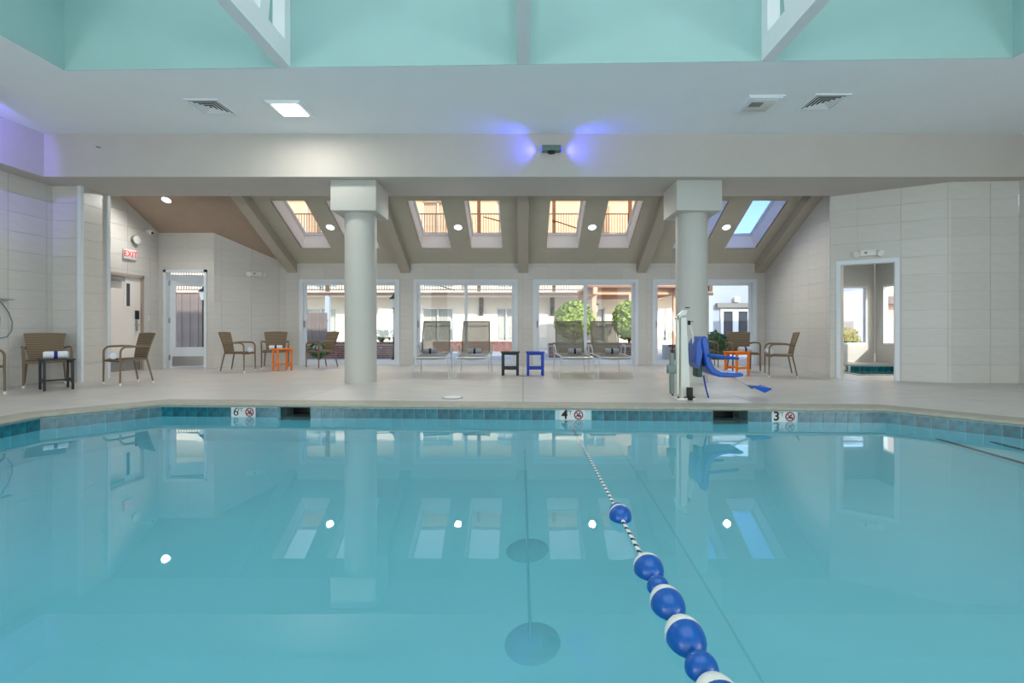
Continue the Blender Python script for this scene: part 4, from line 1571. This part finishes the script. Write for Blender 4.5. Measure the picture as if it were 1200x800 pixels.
for x in (-20, -15, -9.5, 9.1):
    MB().box((x - .10, MY - 1.44, -.1), (x + .10, MY - 1.24, 2.55)).build('gallery_post', M_SHADEW, motel)
MB().tube([(-1.9, MY - 1.5, 6.35), (-.2, MY - 1.5, 5.9)], .03, 6).tube([(-5.4, MY - 1.5, 3.45), (-3.3, MY - 1.5, 2.8)], .03, 6).tube([(1.4, MY - 1.5, 6.2), (3.2, MY - 1.5, 5.6)], .03, 6).build('stair_rail', M_RAIL, motel)

for k, (x, z) in enumerate(((-2.15, 1.62), (1.5, 1.62))):
    t = thing('wall_lantern', ['black lantern on a dark bracket board on the motel wall, seen in the second window',
                               'black lantern on a dark bracket board on the motel wall, seen in the third window'][k], 'lantern', (x, MY, z), 0, 'motel wall lanterns')
    MB().box((-.11, -.06, 0), (.11, 0, .93)).build('backboard', M_FASCIA, t)
    MB().lathe([(.05, .08), (.09, .12), (.10, .32), (.12, .33), (.03, .42), (0, .46)], 10, M=Matrix.Translation((0, -.18, 0))).build('lamp_body', M_BLACK, t)

# building at the right with french doors
rb = thing('white_building', 'white building in a shade-toned blue grey with grey french doors beyond the right window', 'building', (0, 0, 0))
MB().box((9.4, 28, -.1), (20, 28.3, 5.2)).build('wall', M_SHADEW, rb)
fx, fw_ = 11.35, 1.7
f = MB()
for s in (0, 1):
    x0 = fx + s * fw_ / 2
    f.box((x0, 27.92, 0), (x0 + .16, 28, 2.1)).box((x0 + fw_ / 2 - .16, 27.92, 0), (x0 + fw_ / 2, 28, 2.1)).box((x0 + .16, 27.92, 1.95), (x0 + fw_ / 2 - .16, 28, 2.1)).box((x0 + .16, 27.92, 0), (x0 + fw_ / 2 - .16, 28, .30))
df = f.build('french_door', M_FRAME, rb)
for s in (0, 1):
    x0 = fx + s * fw_ / 2
    MB().box((x0 + .15, 27.96, .29), (x0 + fw_ / 2 - .15, 27.97, 1.96)).build('door_pane', M_DGLASS, df)
MB().box((fx - .25, 27.75, 2.15), (fx + fw_ + .25, 28, 2.42)).build('lintel', mat('grey_lintel', (128, 126, 124), .7), rb)
MB().rbox((fx + .75, 27.8, 2.46), (fx + 1.05, 28, 2.75), .02).build('wall_lamp', M_LANTERN, rb)
MB().box((9.4, 27.9, 5.2), (20, 28.4, 5.35)).build('roof_edge', M_SHADEW, rb)

# brick planters
BV = [(0, 0)]


def brick_planter(label, x0, y0, x1, y1, h, depth=1.2):
    L = math.hypot(x1 - x0, y1 - y0)
    ang = math.atan2(y1 - y0, x1 - x0)
    t = thing('brick_planter', label, 'planter', (x0, y0, -.06), ang, 'brick planters in the courtyard')
    MB().box((0, .01, 0), (L, depth, h - .02)).build('core', M_MORTAR, t)
    mb = MB()
    rows = int((h - .06) / .075)
    for j in range(rows):
        o = -.1 if j % 2 else 0
        k = 0
        while o + k * .21 < L:
            a, b = max(0, o + k * .21), min(L, o + k * .21 + .2)
            if b - a > .03:
                mb.box((a, -.004 - random.random() * .004, j * .075), (b, .05, j * .075 + .064))
            k += 1
    stuff(mb.build('brick', M_BRICK, t))
    mb = MB()
    k = 0
    while k * .105 < L - .05:
        mb.box((k * .105, -.02, h - .065), (min(L, k * .105 + .095), .20, h))
        k += 1
    stuff(mb.build('brick_cap', M_BRICK, t))
    MB().box((.2, .2, h - .03), (L - .2, depth - .1, h - .01)).build('soil', M_SOIL, t)
    return t


brick_planter('low red brick planter seen in the first sliding window', -9.0, 16.4, -3.6, 16.4, .55)
brick_planter('low red brick planter far back, seen in the second sliding window', -4.0, 21.6, .4, 21.6, .44, .8)
brick_planter('low red brick planter seen in the third sliding window below the hedges', .9, 17.0, 4.4, 17.0, .50)
brick_planter('low red brick planter seen left of the right column', 4.6, 15.2, 6.4, 15.2, .50, .9)


def shrub(label, loc, rx, ry, rz_, m, nleaf=1500, s=.09, group=None, name='hedge_shrub', trunk=True):
    t = thing(name, label, 'shrub', loc, 0, group)
    rnd = random.Random(int(abs(loc[0]) * 100 + loc[1] * 10))
    mb = MB()
    for _ in range(nleaf):
        while True:
            p = Vector((rnd.uniform(-1, 1), rnd.uniform(-1, 1), rnd.uniform(-1, 1)))
            if .45 < p.length < 1:
                break
        c = Vector((p.x * rx, p.y * ry, p.z * rz_ + rz_ + .1))
        nv = (p.normalized() + Vector((rnd.uniform(-1, 1), rnd.uniform(-1, 1), rnd.uniform(-1, 1))) * .7).normalized()
        q = nv.to_track_quat('Z', 'Y').to_matrix() @ Matrix.Rotation(rnd.uniform(0, 6), 3, 'Z')
        k = s * rnd.uniform(.6, 1.3)
        mb.add([c + q @ Vector(v) for v in ((0, -k, 0), (k * .45, 0, k * .12), (0, k, 0), (-k * .45, 0, k * .12))], [(0, 1, 2, 3)])
    stuff(mb.build('foliage', m, t))
    st_ = MB()
    for _ in range(5):
        a = rnd.uniform(0, 6.3)
        st_.tube([(0, 0, 0), (math.cos(a) * rx * .3, math.sin(a) * ry * .3, rz_ * .8), (math.cos(a) * rx * .6, math.sin(a) * ry * .6, rz_ * 1.4)], [.03, .02, .008], 5)
    st_.build('stem', M_SOIL, t)
    return t


shrub('round yellow green hedge shrub at the left of the third window', (1.85, 17.65, .42), .75, .5, .72, M_LEAF, 2200)
shrub('round yellow green hedge shrub right of the gazebo posts', (3.85, 17.65, .42), .62, .5, .74, M_LEAF, 2200)
shrub('low dark green plant by the first window behind the brown chair', (-6.55, 15.6, -.06), .35, .3, .22, M_LEAFD, 500, .07)
shrub('sparse low bush on the brick planter right of the left column', (-4.9, 16.9, .44), .55, .3, .20, M_LEAFD, 260, .06)
shrub('green plant behind the armchair at the right column', (5.75, 14.6, -.06), .45, .35, .42, M_LEAFD, 900, .08)
shrub('green bush outside the left spa room window', (10.2, 15.6, -.06), .6, .4, .50, M_LEAFD, 900, .08)
shrub('bare leafy bush outside the right spa room window', (11.4, 13.6, -.06), .4, .5, .48, M_LEAFD, 350, .08)
# low garden wall behind the plant
tag(MB().rbox((0, 0, -.06), (1.0, .4, .62), .02).build('garden_wall', M_STUCCO, None, (5.9, 16.3, 0)), 'short cream garden wall beside the green plant at the right window', 'wall')
# buildings beside the spa room
t = thing('neighbour_wing', 'pale pink motel wing outside the right spa room window', 'building', (0, 0, 0))
MB().box((14.5, 20.0, -.1), (24, 20.3, 6)).build('wall', M_PINK, t)
MB().box((14.5, 19.6, 1.95), (24, 20.0, 2.25)).build('gallery_band', M_WOODG, t)

# gazebo
gz = thing('gazebo', 'cedar gazebo with a sloping roof in the courtyard', 'gazebo', (4.40, 20.7, -.06))
for (x, y) in ((-1.6, -1.5), (1.6, -1.5), (-1.6, 1.5), (1.6, 1.5), (-.15, -1.5)):
    MB().box((x - .09, y - .09, 0), (x + .09, y + .09, 2.35)).build('post', M_CEDAR, gz)
for (a, b) in (((-1.9, -1.58), (1.9, -1.42)), ((-1.9, 1.42), (1.9, 1.58)), ((-1.68, -1.9), (-1.52, 1.9)), ((1.52, -1.9), (1.68, 1.9))):
    MB().box((a[0], a[1], 2.35), (b[0], b[1], 2.62)).build('beam', M_CEDAR, gz)
apex = (0, 0, 3.7)
cs = [(-1.9, -1.85, 2.66), (1.9, -1.85, 2.66), (1.9, 1.85, 2.66), (-1.9, 1.85, 2.66)]
for i in range(4):
    MB().prism([cs[i], cs[(i + 1) % 4], apex], (0, 0, .07)).build('roof_panel', M_SHINGLE, gz)
    p, q = cs[i], cs[(i + 1) % 4]
    MB().tube([p, q], .06, 4).build('eave_board', M_CEDAR, gz)

# fences: each plank a part
for k, (x0, y0, x1, h, lb) in enumerate(((-9.3, 18.6, -7.45, 1.62, 'grey wooden plank fence seen at the left of the first sliding window'),
                                        (-12.6, 17.5, -10.9, 2.25, 'tall grey wooden plank fence seen through the glass door'))):
    t = thing('plank_fence', lb, 'fence', (x0, y0, -.06), 0, 'plank fences in the courtyard')
    W = x1 - x0
    npl = int(W / .15)
    me = MB().rbox((-0.006, 0, 0), (.156, .022, h), .004, 1).mesh('plank', M_WOODG)
    for i in range(npl):
        link('plank', me, t, (i * .15, 0.0 if i % 2 else .03, 0))
    for z in (.35, h - .35):
        MB().box((0, .055, z), (npl * .15, .10, z + .09)).build('rail', M_WOODG, t)

# lamp posts
def lamp_post(label, x, y, h):
    t = thing('lamp_post', label, 'street lamp', (x, y, -.06), 0, 'courtyard lamp posts')
    MB().lathe([(.10, 0), (.10, .05), (.05, .12), (.04, .2), (.035, h - .42), (.06, h - .40)], 12).build('post', M_BLACK, t)
    MB().lathe([(.07, h - .40), (.12, h - .12), (.0, h - .12)], 8).build('lantern_glass', M_LANTERN, t)
    MB().lathe([(.15, h - .13), (.14, h - .10), (.05, h - .02), (.02, h + .04), (0, h + .07)], 8).build('lantern_cap', M_BLACK, t)


lamp_post('black lamp post seen at the right edge of the first sliding window', -3.98, 15.0, 2.05)
lamp_post('black lamp post with white lantern seen through the glass door', -10.52, 16.0, 2.35)
lamp_post('slim dark lamp post seen beside the gazebo post', 2.98, 20.0, 2.1)
